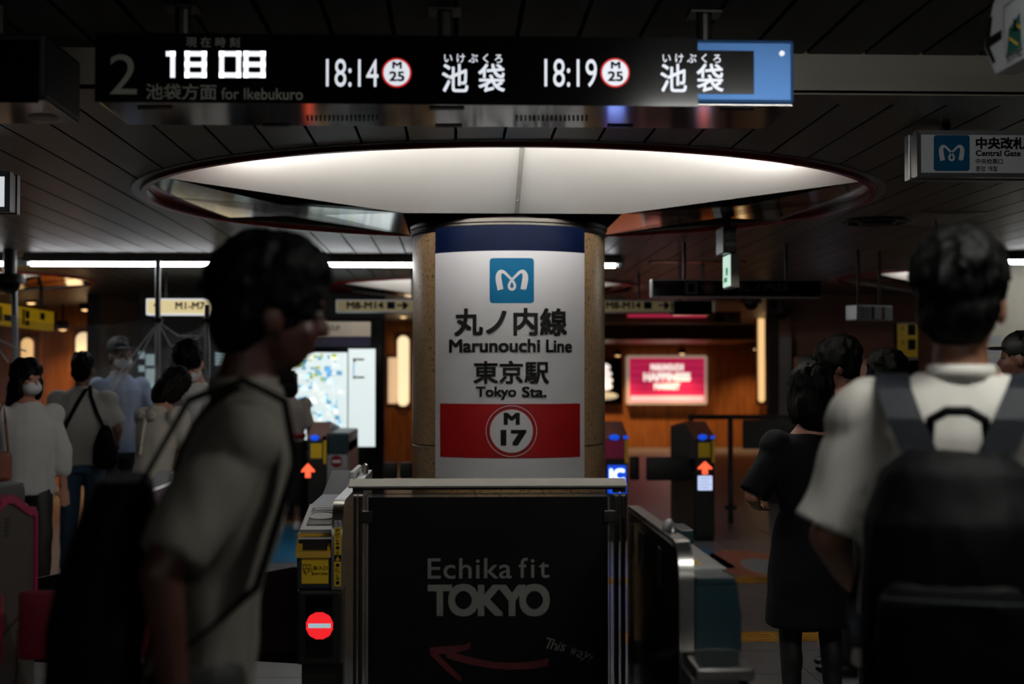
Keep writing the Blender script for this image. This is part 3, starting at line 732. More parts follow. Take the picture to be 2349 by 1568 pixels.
# ------------------------------------------------------------------ near ticket gates
def no_entry(t, px, py, r, Y, off=0.):
    a = part('no_entry_disc', disc_px(MB(), px, py, r, Y, .002, off), M_red, t)
    part('bar', rect_px(MB(), px - r * .7, py - r * .18, px + r * .7, py + r * .18, Y, .0012, off + .002), M_signw, a)
YA = 5.0
def gate_a(label, lit):
    t = thing('ticket_gate', label, 'ticket gate', (X(730, YA), YA, 0), group='ticket gates')
    xa, xm, xe = X(682, YA), X(762.5, YA), X(785, YA)
    z_led0, z_led1 = Z(1521, YA), Z(1350, YA)
    ztk = Z(1276, YA); zye = Z(1228, YA)
    part('base', MB().box(xa + .012, xe, YA + .06, 6.6, 0, z_led0 - .002, .006), M_dark, t)
    part('cabinet', MB().prism([(YA + .02, z_led1), (6.6, z_led1), (6.6, 1.02), (6.35, 1.09), (5.9, 1.02), (5.4, 1.02), (5.34, 1.0), (YA + .02, .935)], xa + .006, xm, 'x'), M_dark, t)
    dh = part('display_housing', MB().box(xa, xe, YA, YA + .5, z_led0, z_led1, .012), M_dark, t)
    part('display_window', rect_px(MB(), 701, 1365, 763, 1507, YA, .002, 0), M_black, dh)
    if lit:
        rd, wh = MB(), MB(); n = 24; pit = 2.58; c0 = (733, 1434.5)
        for i in range(n):
            for j in range(n):
                u, v_ = (i - 11.5) * pit, (j - 11.5) * pit
                if math.hypot(u, v_) > 31.5: continue
                a = abs(v_) < 5.4 and abs(u) < 26.5
                rect_px(wh if a else rd, c0[0] + u - .9, c0[1] + v_ - .9, c0[0] + u + .9, c0[1] + v_ + .9, YA - .002, .001)
        tag(part('red_dots', rd, E_redled, dh), kind='stuff'); tag(part('white_dots', wh, E_whled, dh), kind='stuff')
    tk = part('ticket_section', MB().box(xa, xm, YA + .004, YA + .3, z_led1 + .002, ztk, .006), M_navyp, t)
    st = part('yellow_label', rect_px(MB(), 692, 1275.5, 753.5, 1338, YA + .004, .001), M_yellow, tk)
    yl = YA + .003
    part('lettering', text_box(MB(), '投入口', 718, 1297, 751, 1307, yl, .02, .001), M_ink, st)
    part('lettering', text_box(MB(), 'Insert ticket', 717.5, 1311, 752, 1318, yl, .01, .001), M_ink, st)
    hd = MB()
    rect_px(hd, 693, 1293.8, 715, 1295.6, yl, .001, .0005)
    for l in ([(697, 1296), (694, 1306)], [(711, 1296), (714, 1304)], [(694, 1304.5), (712, 1303.5)], [(695, 1307), (703, 1313)], [(695, 1310), (702, 1316)], [(706, 1301), (706, 1313)], [(709, 1301), (709, 1312)],
              [(709, 1310), (712, 1309)], [(714, 1304), (716.5, 1313)], [(716.5, 1313), (716.5, 1320)], [(698, 1303), (703, 1319)], [(703, 1297.5), (703, 1302)], [(701, 1299), (703, 1297.5)], [(705, 1299), (703, 1297.5)]):
        p0, p1 = P(*l[0], yl - .0012), P(*l[1], yl - .0012); hd.cap(p0, p1, .0009, n=6, flat=True)
    part('hand_pictogram', hd, M_ink, st)
    # amber slot surround: sloped cap with an opening
    zs0, zs1 = ztk + .001, zye + .004
    xo0, xo1 = X(694, YA), X(752, YA)
    fr = MB()
    fr.prism([(YA - .012, zs0), (YA + .2, zs0), (YA + .2, zs0 + .022), (YA - .01, zs0 + .022)], xa - .002, xm - .003, 'x')
    for p0, p1 in ((xa - .002, xo0), (xo1, xm - .003)):
        fr.prism([(YA - .01, zs0 + .022), (YA + .2, zs0 + .022), (YA + .2, zs1 + .012), (YA + .06, zs1)], p0, p1, 'x')
    fr.prism([(YA + .05, zs1 - .012), (YA + .2, zs1 - .012), (YA + .2, zs1 + .012), (YA + .056, zs1 + .001)], xo0, xo1, 'x')
    sl = part('slot_surround', fr, M_amber, t)
    part('slot_floor', MB().prism([(YA - .004, zs0 + .022), (YA + .2, zs0 + .026), (YA + .2, zs0 + .02), (YA - .004, zs0 + .02)], xo0, xo1, 'x'), M_amber, sl)
    rdp = part('stop_display', MB().box(xo0 + .004, xo1 - .02, YA + .075, YA + .08, zs0 + .022, zs0 + .046), M_red_pl, sl)
    v, f, _ = glyphs('中止', .01); lx0, lx1 = X(710, 5.07), X(724, 5.07)
    part('lettering', MB().add([(lx0 + u * (lx1 - lx0), YA + .0735, zs0 + .026 + w * .013) for u, w in v], f), M_signw, rdp)
    # sloped card reader
    def slope(u, y, h): return (u, y, .955 + (y - 5.02) * .17 + h)
    def slab(x0, x1, y0, y1, h0, h1): return MB().add([slope(x, y, h) for h in (h0, h1) for y in (y0, y1) for x in (x0, x1)], [(0, 2, 3, 1), (4, 5, 7, 6), (0, 1, 5, 4), (2, 6, 7, 3), (0, 4, 6, 2), (1, 3, 7, 5)])
    rt = part('reader_top', slab(xa + .003, xm - .002, 5.07, 5.42, -.02, .0), M_alu, t)
    part('reader_pad', slab(xa + .02, xm - .012, 5.12, 5.36, .0, .003), M_navyp, rt)
    ring = []
    cxr, cyr = (xa + xm) / 2 + .004, 5.24
    for r_, h in ((1, .003), (1, .007), (.88, .007), (.88, .003)):
        ring.append([slope(cxr + .046 * r_ * math.copysign(abs(math.cos(a)) ** .7, math.cos(a)), cyr + .055 * r_ * math.copysign(abs(math.sin(a)) ** .7, math.sin(a)), h) for a in [2 * math.pi * i / 36 for i in range(36)]])
    part('reader_ring', MB().rings(ring, closed=True), M_white, rt)
    part('reader_disc', MB().add([slope(cxr + .04 * math.cos(i * .1745), cyr + .047 * math.sin(i * .1745), .0035) for i in range(36)], [tuple(range(36))]), M_alu, rt)
    part('reader_label', slab(xa + .03, xm - .02, 5.13, 5.15, .003, .004), M_signw, rt); part('reader_label', slab(xa + .03, xm - .016, 5.325, 5.345, .003, .004), M_signw, rt)
    # steel guard with rounded nose and caution strip
    zt = Z(1150, YA)
    prof = [(YA - .012, z_led1 + .002), (YA - .012, zt - .12)] + [(YA + .108 - .12 * math.cos(a), zt - .12 + .12 * math.sin(a)) for a in [i * math.pi / 16 for i in range(1, 9)]] + [(6.75, zt), (6.75, .1), (YA + .1, .1), (YA + .1, z_led1 + .002)]
    gd = shade(part('steel_guard', MB().prism(prof, xm, xe + .004, 'x'), M_steel, t))
    yq = YA - .012
    wl = part('no_running_label', rect_px(MB(), 767, 1193, 783, 1209, yq, .0008), M_signw, gd)
    part('ban_ring', disc_px(MB(), 774.5, 1201.5, 6.5, yq - .0008, .0004, 0, 5.4), M_red, wl)
    rn = MB()
    for l in ([(773, 1198), (776, 1202)], [(776, 1202), (773, 1206)], [(776, 1202), (779, 1204)], [(774, 1199), (777.5, 1200)], [(774.5, 1200), (771, 1201.5)]): rn.cap(P(*l[0], yq - .0016), P(*l[1], yq - .0016), .001, n=6, flat=True)
    rn.cap(P(775, 1196.6, yq - .0016), P(775, 1196.8, yq - .0016), .0014, n=8)
    part('running_figure', rn, M_ink, wl)
    y1 = part('caution_strip', rect_px(MB(), 767, 1209, 782.5, 1272, yq, .0008), M_yellow, gd)
    for i, ch in enumerate('かけこみ禁止'): part('lettering', text_box(MB(), ch, 769.5, 1211 + i * 10.1, 779.5, 1220 + i * 10.1, yq, .035, .0014), M_ink, y1)
    k1 = part('warning_patch', rect_px(MB(), 767, 1272, 782.5, 1287.5, yq, .0008), M_ink, gd)
    part('warning_triangle', MB().poly([(P(a, b, yq).x, P(a, b, yq).z) for a, b in ((774.8, 1274.5), (780, 1285), (769.5, 1285))], yq - .0014), M_yellow, k1)
    part('warning_mark', rect_px(MB(), 774.1, 1278, 775.5, 1283, yq, .0004, .0014), M_ink, k1)
    y2 = part('caution_strip', rect_px(MB(), 766.5, 1287.5, 782, 1344, yq, .0008), M_yellow, gd)
    for i, ch in enumerate('扉にご注意'): part('lettering', text_box(MB(), ch, 769.5, 1291 + i * 10.1, 779.5, 1300 + i * 10.1, yq, .035, .0014), M_ink, y2)
    shade(part('rear_hood', MB().box(xa + .1, xm + .0, 6.1, 6.6, 1.0, 1.1, .04), M_white, t))
    part('sensor_knob', MB().cap((xm + .018, 6.55, zt), (xm + .018, 6.55, zt + .03), .014), M_steel, t)
    part('flap', MB().prism([(xa - .3, .44), (xa, .42), (xa, .78), (xa - .06, .785), (xa - .3, .74)], YA + .42, YA + .455, 'y'), mat('dark_brown_flap', (44, 16, 16), .6, spec=.2), t)
    return t
gA = gate_a('ticket gate with red no entry light and yellow insert ticket label', True)
gD = copy_tree(gA); gD.location.x -= .76
gD['label'] = 'dark ticket gate hidden behind the walking man in the pale shirt'
for ch in list(gD.children):
    for g in list(ch.children):
        if g.name.split('.')[0] in ('red_dots', 'white_dots'): bpy.data.objects.remove(g)

# right gate: teal end, steel shelf, black guard
YR = 3.74
gB = thing('ticket_gate', 'ticket gate with dark teal end and steel shelf right of the black poster', 'ticket gate', (X(1640, YR), YR, 0), group='ticket gates')
gxa, gxe = X(1557.5, YR), X(1591, YR)
zt = Z(1248, YR)
prof = [(YR, Z(1497, YR)), (YR, zt - .10)] + [(YR + .10 - .10 * math.cos(a), zt - .10 + .10 * math.sin(a)) for a in [i * math.pi / 16 for i in range(1, 9)]] + [(4.86, zt), (4.86, .05), (YR + .05, .05), (YR + .05, Z(1497, YR))]
gu = shade(part('steel_guard', MB().prism(prof, gxa, gxe, 'x'), M_steel, gB))
pr2 = [(YR + .02, .06), (YR + .02, zt - .11)] + [(YR + .12 - .10 * math.cos(a), zt - .115 + .10 * math.sin(a)) for a in [i * math.pi / 16 for i in range(1, 9)]] + [(4.85, zt - .015), (4.85, .06)]
part('black_side', MB().prism(pr2, gxa - .003, gxa + .002, 'x'), M_black, gB)
for ya, yb in ((4.05, 4.12), (4.42, 4.55), (4.7, 4.78)):
    part('side_window', MB().prism([(ya, zt - .16), (yb, zt - .16), (yb, zt - .05), (ya, zt - .05)], gxa - .005, gxa - .002, 'x'), M_dark, gB)
bx0, bx1 = X(1594, 3.8), X(1698, 3.8)
tl = MB(); zq0, zq1 = Z(1497, 3.8), Z(1328, 3.8)
tl.prism([(bx0, zq0), (bx1, zq0), (bx1, zq0 + .1), (bx1 - .012, zq1 - .01), (bx1 - .02, zq1), (bx0, zq1)], 3.8, 3.98, 'y')
part('teal_end', tl, M_teal, gB)
part('teal_lip', MB().box(bx0, bx1 - .016, 3.796, 3.83, zq1 - .016, zq1 + .002, .004), M_teal, gB)
part('cabinet', MB().prism([(bx0, .05), (bx1 - .01, .05), (bx1 - .01, zq1 - .003), (bx0, zq1 - .003)], 3.98, 4.84, 'y'), M_dark, gB)
tp = part('top_plate', MB().box(bx0, bx1 - .006, 3.98, 4.84, zq1 - .003, zq1 + .004, .002), M_alu, gB)
for a, b in ((4.05, 4.2), (4.3, 4.38)):
    la = part('yellow_label', MB().box(bx0 + .004, bx0 + .06, a, b, zq1 + .004, zq1 + .005), M_yellow, tp)
    part('label_line', MB().box(bx0 + .008, bx0 + .055, a + .02, a + .03, zq1 + .005, zq1 + .0055).box(bx0 + .008, bx0 + .055, a + .05, a + .055, zq1 + .005, zq1 + .0055), M_ink, la)
zs_ = Z(1510, 3.7)
part('shelf', MB().box(X(1570, 3.74), X(1718, 3.62), 3.56, 3.8, zs_ - .035, zs_, .008), M_steel, gB)
part('base', MB().box(X(1584, 3.62), X(1695, 3.62), 3.62, 4.84, 0, zs_ - .037, .003), M_alu, gB)
part('hose', MB().tube([(X(1699, 3.64), 3.64, zs_ - .04), (X(1708, 3.64), 3.63, zs_ - .08), (X(1710, 3.64), 3.63, zs_ - .16), (X(1706, 3.64), 3.64, .3)], .012), M_black, gB)
dm = P(1537, 1225, 4.05)
part('dome_cap', MB().ell((gxa + .02, 4.05, zt), (.018, .07, .035)), M_alu, gB, smooth=True)
part('rear_hood', MB().box(X(1546, 4.7), X(1566, 4.7) + .02, 4.6, 4.8, zq1, Z(1208, 4.7), .006), M_teal, gB)
part('flap', MB().prism([(4.0, .42), (4.3, .42), (4.3, .78), (4.0, .78)], bx1 + .0, bx1 + .03, 'x'), M_flapk, gB)

# far left gate with pink trim, seen from its side
XCc = -1.22
gC = thing('ticket_gate', 'grey ticket gate with pink edge trim at the lower left corner', 'ticket gate', (XCc - .12, 3.6, 0), group='ticket gates')
pc = [(4.2, .02), (4.2, 1.1)] + [(4.195, 1.108), (4.175, 1.122), (4.13, 1.125), (3.98, 1.172), (3.93, 1.178), (3.87, 1.165), (3.81, 1.125), (3.72, 1.05), (3.4, 1.05), (2.7, 1.0), (2.7, .02)]
part('cabinet', MB().prism(pc, XCc - .25, XCc, 'x'), mat('gate_grey', (84, 82, 76), .45, .3), gC)
outer = [Vector((3.55, p[0], p[1])) for p in pc]
trim = MB(); path = pc[0:11]
trim.rings([[(XCc - .256, y + .004, z + .004), (XCc + .006, y + .004, z + .004), (XCc + .006, y - .014 * (1 if i < 3 else .3), z - .018 * (0 if i < 2 else 1)), (XCc - .256, y - .014 * (1 if i < 3 else .3), z - .018 * (0 if i < 2 else 1))] for i, (y, z) in enumerate([(4.2, .86)] + path[1:])])
part('pink_trim', trim, M_pink, gC)
part('seam', MB().prism([(4.2, .86), (4.2, .866), (3.5, .73), (3.5, .724)], XCc, XCc + .002, 'x').prism([(4.03, .02), (4.036, .02), (4.036, .8), (4.03, .8)], XCc, XCc + .002, 'x').prism([(4.03, .66), (4.03, .668), (3.5, .56), (3.5, .552)], XCc, XCc + .002, 'x'), M_blackm, gC)
vn = MB()
for i in range(9): vn.prism([(3.89, .42 + i * .011), (3.95, .425 + i * .011), (3.95, .43 + i * .011), (3.89, .425 + i * .011)], XCc, XCc + .0025, 'x')
part('vent', vn, M_blackm, gC)
vn = MB()
for i in range(5): vn.prism([(3.92, 1.07 + i * .011), (3.95, 1.07 + i * .011), (3.95, 1.075 + i * .011), (3.92, 1.075 + i * .011)], XCc, XCc + .0025, 'x')
part('vent', vn, M_blackm, gC)
fx = X(46, 3.85)
shade(part('flap', MB().box(fx, fx + .42, 3.84, 3.875, Z(1505, 3.85), Z(1348, 3.85), .016), M_flapr, gC))
shade(part('flap', MB().box(X(-150, 3.7), X(12, 3.7), 3.68, 3.715, Z(1515, 3.7), Z(1350, 3.7), .016), M_flapr, gC))
shade(part('rear_hood', MB().box(XCc - .25, XCc - .17, 4.24, 4.7, .9, 1.17, .035), M_blackm, gC))
part('rear_cabinet', MB().box(XCc - .25, XCc - .16, 4.2, 4.7, 0.02, .92, .01), M_dark, gC)

# ------------------------------------------------------------------ far ticket gates (13 m away)
def far_gate(px, label, mode, w=.26):
    Y = 13.0; x0 = X(px, Y)
    t = thing('ticket_gate', label, 'ticket gate', (x0 + w / 2, Y, 0), group='ticket gates in the far row')
    body_c = {'pink': M_pink, 'yellow': M_navyp, 'noentry': M_navyp}[mode]
    part('base', MB().box(0 - w / 2, w / 2, .05, 1.5, 0, .62, .01), M_dark, t, True)
    part('front', MB().box(-w / 2, w / 2, 0, .08, .04, .76, .01), M_blackm if mode != 'noentry' else M_dark, t, True)
    part('cabinet', MB().prism([(0, .76), (1.5, .62), (1.5, .99), (.5, 1.06), (.28, 1.0), (0, .93)], -w / 2, w / 2, 'x'), body_c, t, True)
    part('top_cover', MB().prism([(0, .935), (.28, 1.005), (.5, 1.065), (1.5, .995), (1.5, 1.01), (.5, 1.085), (.26, 1.02), (0, .955)], -w / 2 - .005, w / 2 + .005, 'x'), mat('gate_top_rose', (150, 90, 80), .3, .3), t, True)
    part('reader_light', MB().ell((-w * .12, -.004, .955), (w * .24, .012, .028)), E_blue, t, True)
    part('status_strip', MB().box(w * .3, w * .5, -.012, .002, .94, .97, .002), E_blue if mode != 'noentry' else M_black, t, True)
    part('yellow_label', MB().box(-w * .34, w * .28, -.006, 0.001, .77, .905, .002), M_yellow if mode != 'pink' else M_pink, t, True)
    part('side_label', MB().box(w * .36, w * .5, -.008, .001, .72, .93, .002), M_yellow, t, True)
    if mode == 'yellow':
        part('arrow_light', MB().prism(arrow_pts(0, .675, .13, .12), -.012, .0, 'y'), E_orange, t, True)
        scr = part('white_screen', MB().box(-.065, .065, -.008, 0, .47, .60, .002), E_bluew, t, True)
        for i in range(4): part('screen_line', MB().box(-.055, .045 + .01 * (i % 2), -.0095, -.008, .49 + i * .028, .498 + i * .028), M_navyp, scr, True)
    if mode == 'pink':
        scr = part('blue_screen', MB().box(-.085, .085, -.008, 0, .44, .7, .002), E_blue, t, True)
        v, f, _ = glyphs('IC', .05); part('lettering', MB().add([(-.07 + u * .14, -.011, .55 + q_ * .12) for u, q_ in v], f), E_bluew, scr, True)
        part('screen_dot', MB().ell((.03, -.008, .49), (.03, .004, .03)), E_bluew, scr, True)
    if mode == 'noentry':
        part('arrow_light', MB().prism(arrow_pts(-.08, .66, .12, .13), -.012, .0, 'y'), E_orange, t, True)
        part('side_cabinet', MB().box(w / 2, w / 2 + .2, .02, 1.3, 0, .92, .01), M_alu, t, True)
        part('side_top', MB().box(w / 2, w / 2 + .2, .01, 1.3, .8, 1.0, .02), M_teal, t, True)
        d = part('no_entry_disc', MB().prism([(w / 2 + .09 + .055 * math.cos(i * .2618), .74 + .055 * math.sin(i * .2618)) for i in range(24)], .012, .02, 'y'), M_red, t, True)
        part('bar', MB().box(w / 2 + .05, w / 2 + .13, .009, .012, .728, .752), M_signw, d, True)
    return t
f1 = far_gate(706, 'far ticket gate with orange arrow and no entry disc beside the map board', 'noentry', .17)
f2 = far_gate(1390, 'far ticket gate with glowing blue IC screen beside the pillar', 'pink', .2)
f3 = far_gate(1594, 'far ticket gate with orange arrow over a white screen', 'yellow', .18)
def flap_panel(t, pxa, pxb, pya, pyb, Y, bev=.02):
    a, b = P(pxa, pyb, Y), P(pxb, pya, Y); shade(part('flap', MB().box(a.x, b.x, Y, Y + .05, a.z, b.z, bev), M_flapk, t))
flap_panel(f2, 1445, 1467, 1047, 1101, 13.3); flap_panel(f3, 1483, 1596, 1048, 1102, 13.4)
flap_panel(f1, 880, 912, 1060, 1098, 13.8)
f4 = far_gate(946, 'far ticket gate wholly behind the granite pillar, only its flap showing', 'yellow', .2)
flap_panel(f4, 916, 946, 1060, 1098, 13.4)
# ------------------------------------------------------------------ people
def fuse(mb, voxel, smooth=4, amp=0., freq=9., amp2=0., freq2=30., keep=None):
    """one continuous skin over overlapping shapes"""
    me = mb.mesh('raw'); o = bpy.data.objects.new('raw', me); col.objects.link(o)
    r = o.modifiers.new('r', 'REMESH'); r.mode = 'VOXEL'; r.voxel_size = voxel
    if smooth:
        k = o.modifiers.new('s', 'SMOOTH'); k.iterations = smooth; k.factor = .5
    dg = bpy.context.evaluated_depsgraph_get()
    res = bpy.data.meshes.new_from_object(o.evaluated_get(dg))
    bpy.data.objects.remove(o); bpy.data.meshes.remove(me)
    if amp or amp2:
        no = [v.normal.copy() for v in res.vertices]
        for v, n in zip(res.vertices, no):
            d = amp * noise.noise(v.co * freq) + (amp2 * noise.noise(Vector((v.co.x * freq2, v.co.y * freq2, v.co.z * freq2 * .3))) if amp2 else 0)
            v.co += n * d
    for p in res.polygons: p.use_smooth = True
    return res
SK = {}
def skin(rgb): return mat('skin_%d_%d' % (rgb[0], rgb[2]), rgb, .5, var=.08, scale=12)
M_hair = mat('black_hair', (6, 5, 5), .6, rgb2=(3, 3, 3), scale=30, stretch=(4, 4, .6), bump=.3, spec=.1)
M_hairb = mat('dark_brown_hair', (16, 11, 9), .6, rgb2=(6, 4, 3), scale=30, stretch=(4, 4, .6), bump=.3, spec=.1)
M_mask = mat('white_mask', (214, 216, 220), .7)
M_eyew = mat('eye', (110, 106, 102), .5, spec=.1); M_eyeb = mat('iris', (10, 8, 7), .2)
M_shoe_w = mat('white_shoe', (210, 210, 212), .5); M_shoe_k = mat('black_shoe', (10, 10, 10), .4)

def hand(mb, w, f, n, s, side):
    f = f.normalized(); n = (n - f * n.dot(f)).normalized(); u = f.cross(n).normalized() * side
    rot = Matrix((u, f, n)).transposed()
    mb.ell(w + f * .048 * s, (.038 * s, .052 * s, .016 * s), rot, 10, 8)
    for i, L in enumerate((.068, .078, .072, .055)):
        p = w + f * (.088 - .004 * abs(i - 1.3)) * s + u * ((i - 1.5) * .0195) * s
        d1 = (f + n * .35).normalized(); q = p + d1 * L * .5 * s
        d2 = (f + n * 1.1).normalized(); e = q + d2 * L * .5 * s
        mb.cap(p - f * .02 * s, q, .0088 * s, .008 * s, 8); mb.cap(q, e, .008 * s, .0065 * s, 8)
    tb = w + f * .03 * s - u * .03 * s; tm = tb + (f * .6 - u * .7 + n * .3).normalized() * .042 * s; te = tm + (f - u * .15 + n * .4).normalized() * .032 * s
    mb.cap(tb, tm, .011 * s, .0095 * s, 8); mb.cap(tm, te, .0095 * s, .0075 * s, 8)

def person(label, px, top_py, Y, face, tone=(176, 124, 96), lean=(0, 0), head=(0, 0, 0), armL=None, armR=None, legL=None, legR=None,
           top=None, bottom=None, hair=None, shoes=None, mask=False, tights=None, voxel=.010, wide=1., tuck=0., bagfn=None, group=None, face_on=True):
    zt = P(px, top_py, Y).z; s = zt / 1.715
    rot = Matrix.Rotation(R(face), 3, 'Z')
    hx = Vector((lean[0], lean[1], 0)) * s * 1.2 + Vector((0, .01, 0))
    base = Vector((X(px, Y), Y, 0)) - rot @ hx
    t = thing('person', label, 'person', base, R(face), group)
    def sh(p):                                   # lean of the upper body, then scale
        p = Vector(p); k = max(0., (p.z - .92) / .56); k = min(k, 1.3)
        return Vector((p.x + lean[0] * k, p.y + lean[1] * k, p.z)) * s
    piv = Vector((0, .0, 1.47)); hm = Euler((R(head[1]), R(head[2]), R(head[0])), 'XYZ').to_matrix()
    def hd(p): return sh(piv + hm @ (Vector(p) - piv))
    hrot = hm
    def hell(mb, c, r, n=16, m=10): mb.ell(hd(c), tuple(q * s for q in r), hrot, n, m)
    sL, sR = Vector((-.168 * wide, 0, 1.355)), Vector((.168 * wide, 0, 1.355))
    eL, wL = [Vector(p) for p in (armL or ((-.225 * wide, -.02, 1.10), (-.235 * wide, .05, .87)))]
    eR, wR = [Vector(p) for p in (armR or ((.225 * wide, -.02, 1.10), (.235 * wide, .05, .87)))]
    kL, aL = [Vector(p) for p in (legL or ((-.095, .02, .49), (-.1, -.02, .085)))]
    kR, aR = [Vector(p) for p in (legR or ((.095, .02, .49), (.1, -.02, .085)))]
    hL, hR = Vector((-.085, 0, .9)), Vector((.085, 0, .9))
    # body, one continuous mesh
    b = MB()
    dp = min(1., top.get('deep', 1.)) if top else 1.
    b.loft([(z, 0, 0, rx * wide, ry * dp * .96) for z, rx, ry in ((.85, .14, .09), (.95, .152, .1), (1.08, .128, .09), (1.22, .148, .104), (1.33, .155, .095), (1.40, .1, .07), (1.445, .06, .058))], fn=sh)
    b.cap(sh((0, -.02, 1.40)), hd((0, -.012, 1.53)), .056 * s, .052 * s)
    for sp, e, w in ((sL, eL, wL), (sR, eR, wR)):
        b.cap(sh(sp), sh(e), .046 * s, .038 * s); b.cap(sh(e), sh(w), .038 * s, .026 * s)
        d = sh(w) - sh(e); hand(b, sh(w), d, Vector((0, 1, .1)) if abs(d.normalized().y) < .8 else Vector((-sp.x, 0, .3)), s, 1 if sp.x > 0 else -1)
    for h, k, a in ((hL, kL, aL), (hR, kR, aR)):
        b.cap(sh(h), sh(k), .076 * s, .052 * s); b.cap(sh(k), sh(a), .052 * s, .034 * s); b.ell(sh(k + (a - k) * .3 + Vector((0, -.012, 0))), (.048 * s, .05 * s, .09 * s))
        b.ell(sh(a) + Vector((0, .055, -.045)) * s, (.036 * s, .11 * s, .032 * s))
    hell(b, (0, -.005, 1.605), (.077, .096, .098)); hell(b, (0, .03, 1.545), (.061, .068, .082)); hell(b, (0, .066, 1.495), (.03, .026, .02))
    hell(b, (0, .084, 1.602), (.05, .017, .012)); hell(b, (0, .094, 1.518), (.023, .01, .009), 10, 6)
    hell(b, (.035, .07, 1.545), (.024, .022, .026)); hell(b, (-.035, .07, 1.545), (.024, .022, .026))
    b.cap(hd((0, .09, 1.588)), hd((0, .112, 1.55)), .009 * s, .0145 * s, 8)
    for q in (-1, 1): hell(b, (q * .079, -.004, 1.562), (.011, .024, .034), 10, 8)
    bo = link('body', fuse(b, voxel, 3), skin(tone), t, True)
    if face_on:
        for q in (-1, 1):
            e = MB(); hell(e, (q * .031, .083, 1.582), (.0125, .011, .009), 10, 8); eo = part('eye', e, M_eyew, bo, True, True)
            e = MB(); hell(e, (q * .031, .0915, 1.582), (.006, .005, .006), 8, 6); part('iris', e, M_eyeb, bo, True, True)
    # clothing
    if top:
        c = MB(); w_ = wide * top.get('wide', 1.); hem = top.get('hem', .84)
        secs = top.get('secs') or [(hem, .178, .125), (.98, .166, .118), (1.1, .166, .118), (1.22, .182, .13), (1.31, .186, .122), (1.365, .148, .102), (1.405, .1, .082), (1.435, .068, .068)]
        c.loft([(z, 0, -.005, rx * w_, ry * top.get('deep', 1.)) for z, rx, ry in secs], fn=sh)
        fr = top.get('sleeve', .75); sr = top.get('sr', .064)
        for sp, e, w in ((sL, eL, wL), (sR, eR, wR)):
            if fr <= 0: continue
            q = sp + (e - sp) * min(fr, 1.)
            c.cap(sh(sp + Vector((-.03 if sp.x > 0 else .03, 0, -.004))), sh(q), (sr + .004) * s, sr * s, flat=True); c.ell(sh(sp + Vector((0, 0, -.012))), ((sr + .006) * s,) * 3)
            if fr > 1:
                c.cap(sh(e), sh(e + (w - e) * (fr - 1)), sr * s, (sr - .016) * s)
        if top.get('flare'): c.loft([(z, 0, 0, rx, ry) for z, rx, ry in top['flare']], fn=sh)
        link('shirt' if not top.get('name') else top['name'], fuse(c, voxel * .95, 5, top.get('amp', .010) * s, 7, .004 * s, 22), top['mat'], t, True)
        if top.get('collar'):
            k = MB(); k.rings([[sh((math.cos(a) * r * 1.05, -.015 + math.sin(a) * r, z)) for a in [2 * math.pi * i / 24 for i in range(24)]] for r, z in ((.062, 1.42), (.068, 1.418), (.063, 1.452), (.058, 1.452))], closed=True)
            part('collar', k, top['mat'], t, True, True)
    if bottom:
        c = MB(); kd = bottom['kind']
        if kd == 'trousers':
            c.loft([(z, 0, 0, rx * wide, ry) for z, rx, ry in ((.8, .158, .1), (.9, .16, .1), (.97, .145, .092), (1.0, .13, .085))], fn=sh)
            for h, k, a in ((hL, kL, aL), (hR, kR, aR)):
                e = k + (a - k) * bottom.get('len', .95)
                c.cap(sh(h), sh(k), .092 * s, .074 * s); c.cap(sh(k), sh(e), .074 * s, .06 * s)
        else:
            c.loft([(z, 0, cy, rx, ry) for z, cy, rx, ry in bottom['secs']], 24, sh)
        nm = 'trousers' if kd == 'trousers' else 'skirt'
        link(nm, fuse(c, voxel, 5, .008 * s, 8, .004 * s, 20), bottom['mat'], t, True)
    if tights:
        for h, k, a in ((hL, kL, aL), (hR, kR, aR)):
            c = MB(); c.cap(sh(h), sh(k), .079 * s, .055 * s); c.cap(sh(k), sh(a), .055 * s, .037 * s); c.ell(sh(k + (a - k) * .3 + Vector((0, -.012, 0))), (.051 * s, .053 * s, .092 * s))
            link('stocking', fuse(c, voxel, 2), tights, t, True)
    if shoes:
        for a in (aL, aR):
            c = MB(); q = sh(a)
            dz = -.03 * s
            c.ell(q + Vector((0, .055, -.045)) * s, (.044 * s, .125 * s, .036 * s)); c.cap(q + Vector((0, -.015, -.04)) * s, q + Vector((0, -.01, .0)) * s, .044 * s, .04 * s)
            link('shoe', fuse(c, voxel * .8, 3), shoes, t, True)
    if hair:
        c = MB(); st = hair['style']; big = hair.get('big', 1.)
        hell(c, (0, -.02, 1.62), (.088 * big, .108 * big, .1 * big))
        hell(c, (0, -.052, 1.565), (.078 * big, .062, .085))
        rnd = random.Random(hair.get('seed', 3))
        if st in ('bob', 'long'):
            hell(c, (0, -.045, 1.53), (.1 * big, .075 * big, .13))
            for q in (-1, 1): hell(c, (q * .078, -.0, 1.54), (.025, .06, .1))
        if st == 'long':
            hell(c, (0, -.075, 1.40), (.1 * big, .045, .2))
        for i in range(hair.get('locks', 46)):           # separate locks give the ragged outline
            a = rnd.uniform(-math.pi, math.pi); e0 = rnd.uniform(.35, 1.2); e1 = e0 - rnd.uniform(.35, .75)
            if abs(a - math.pi / 2) < .9 and e1 < .25: e1 = .25
            q = lambda e, k: (math.cos(a) * math.cos(e) * .084 * k * big, -.02 + math.sin(a) * math.cos(e) * .104 * k * big, 1.618 + math.sin(e) * .096 * k * big)
            c.cap(hd(q(e0, 1.0)), hd(q(e1, 1.07 + rnd.uniform(0, .05))), .02 * s, .006 * s, 6)
        link('hair', fuse(c, voxel * .7, 2, .004 * s, 30, .006 * s, 60), hair.get('mat', M_hair), t, True)
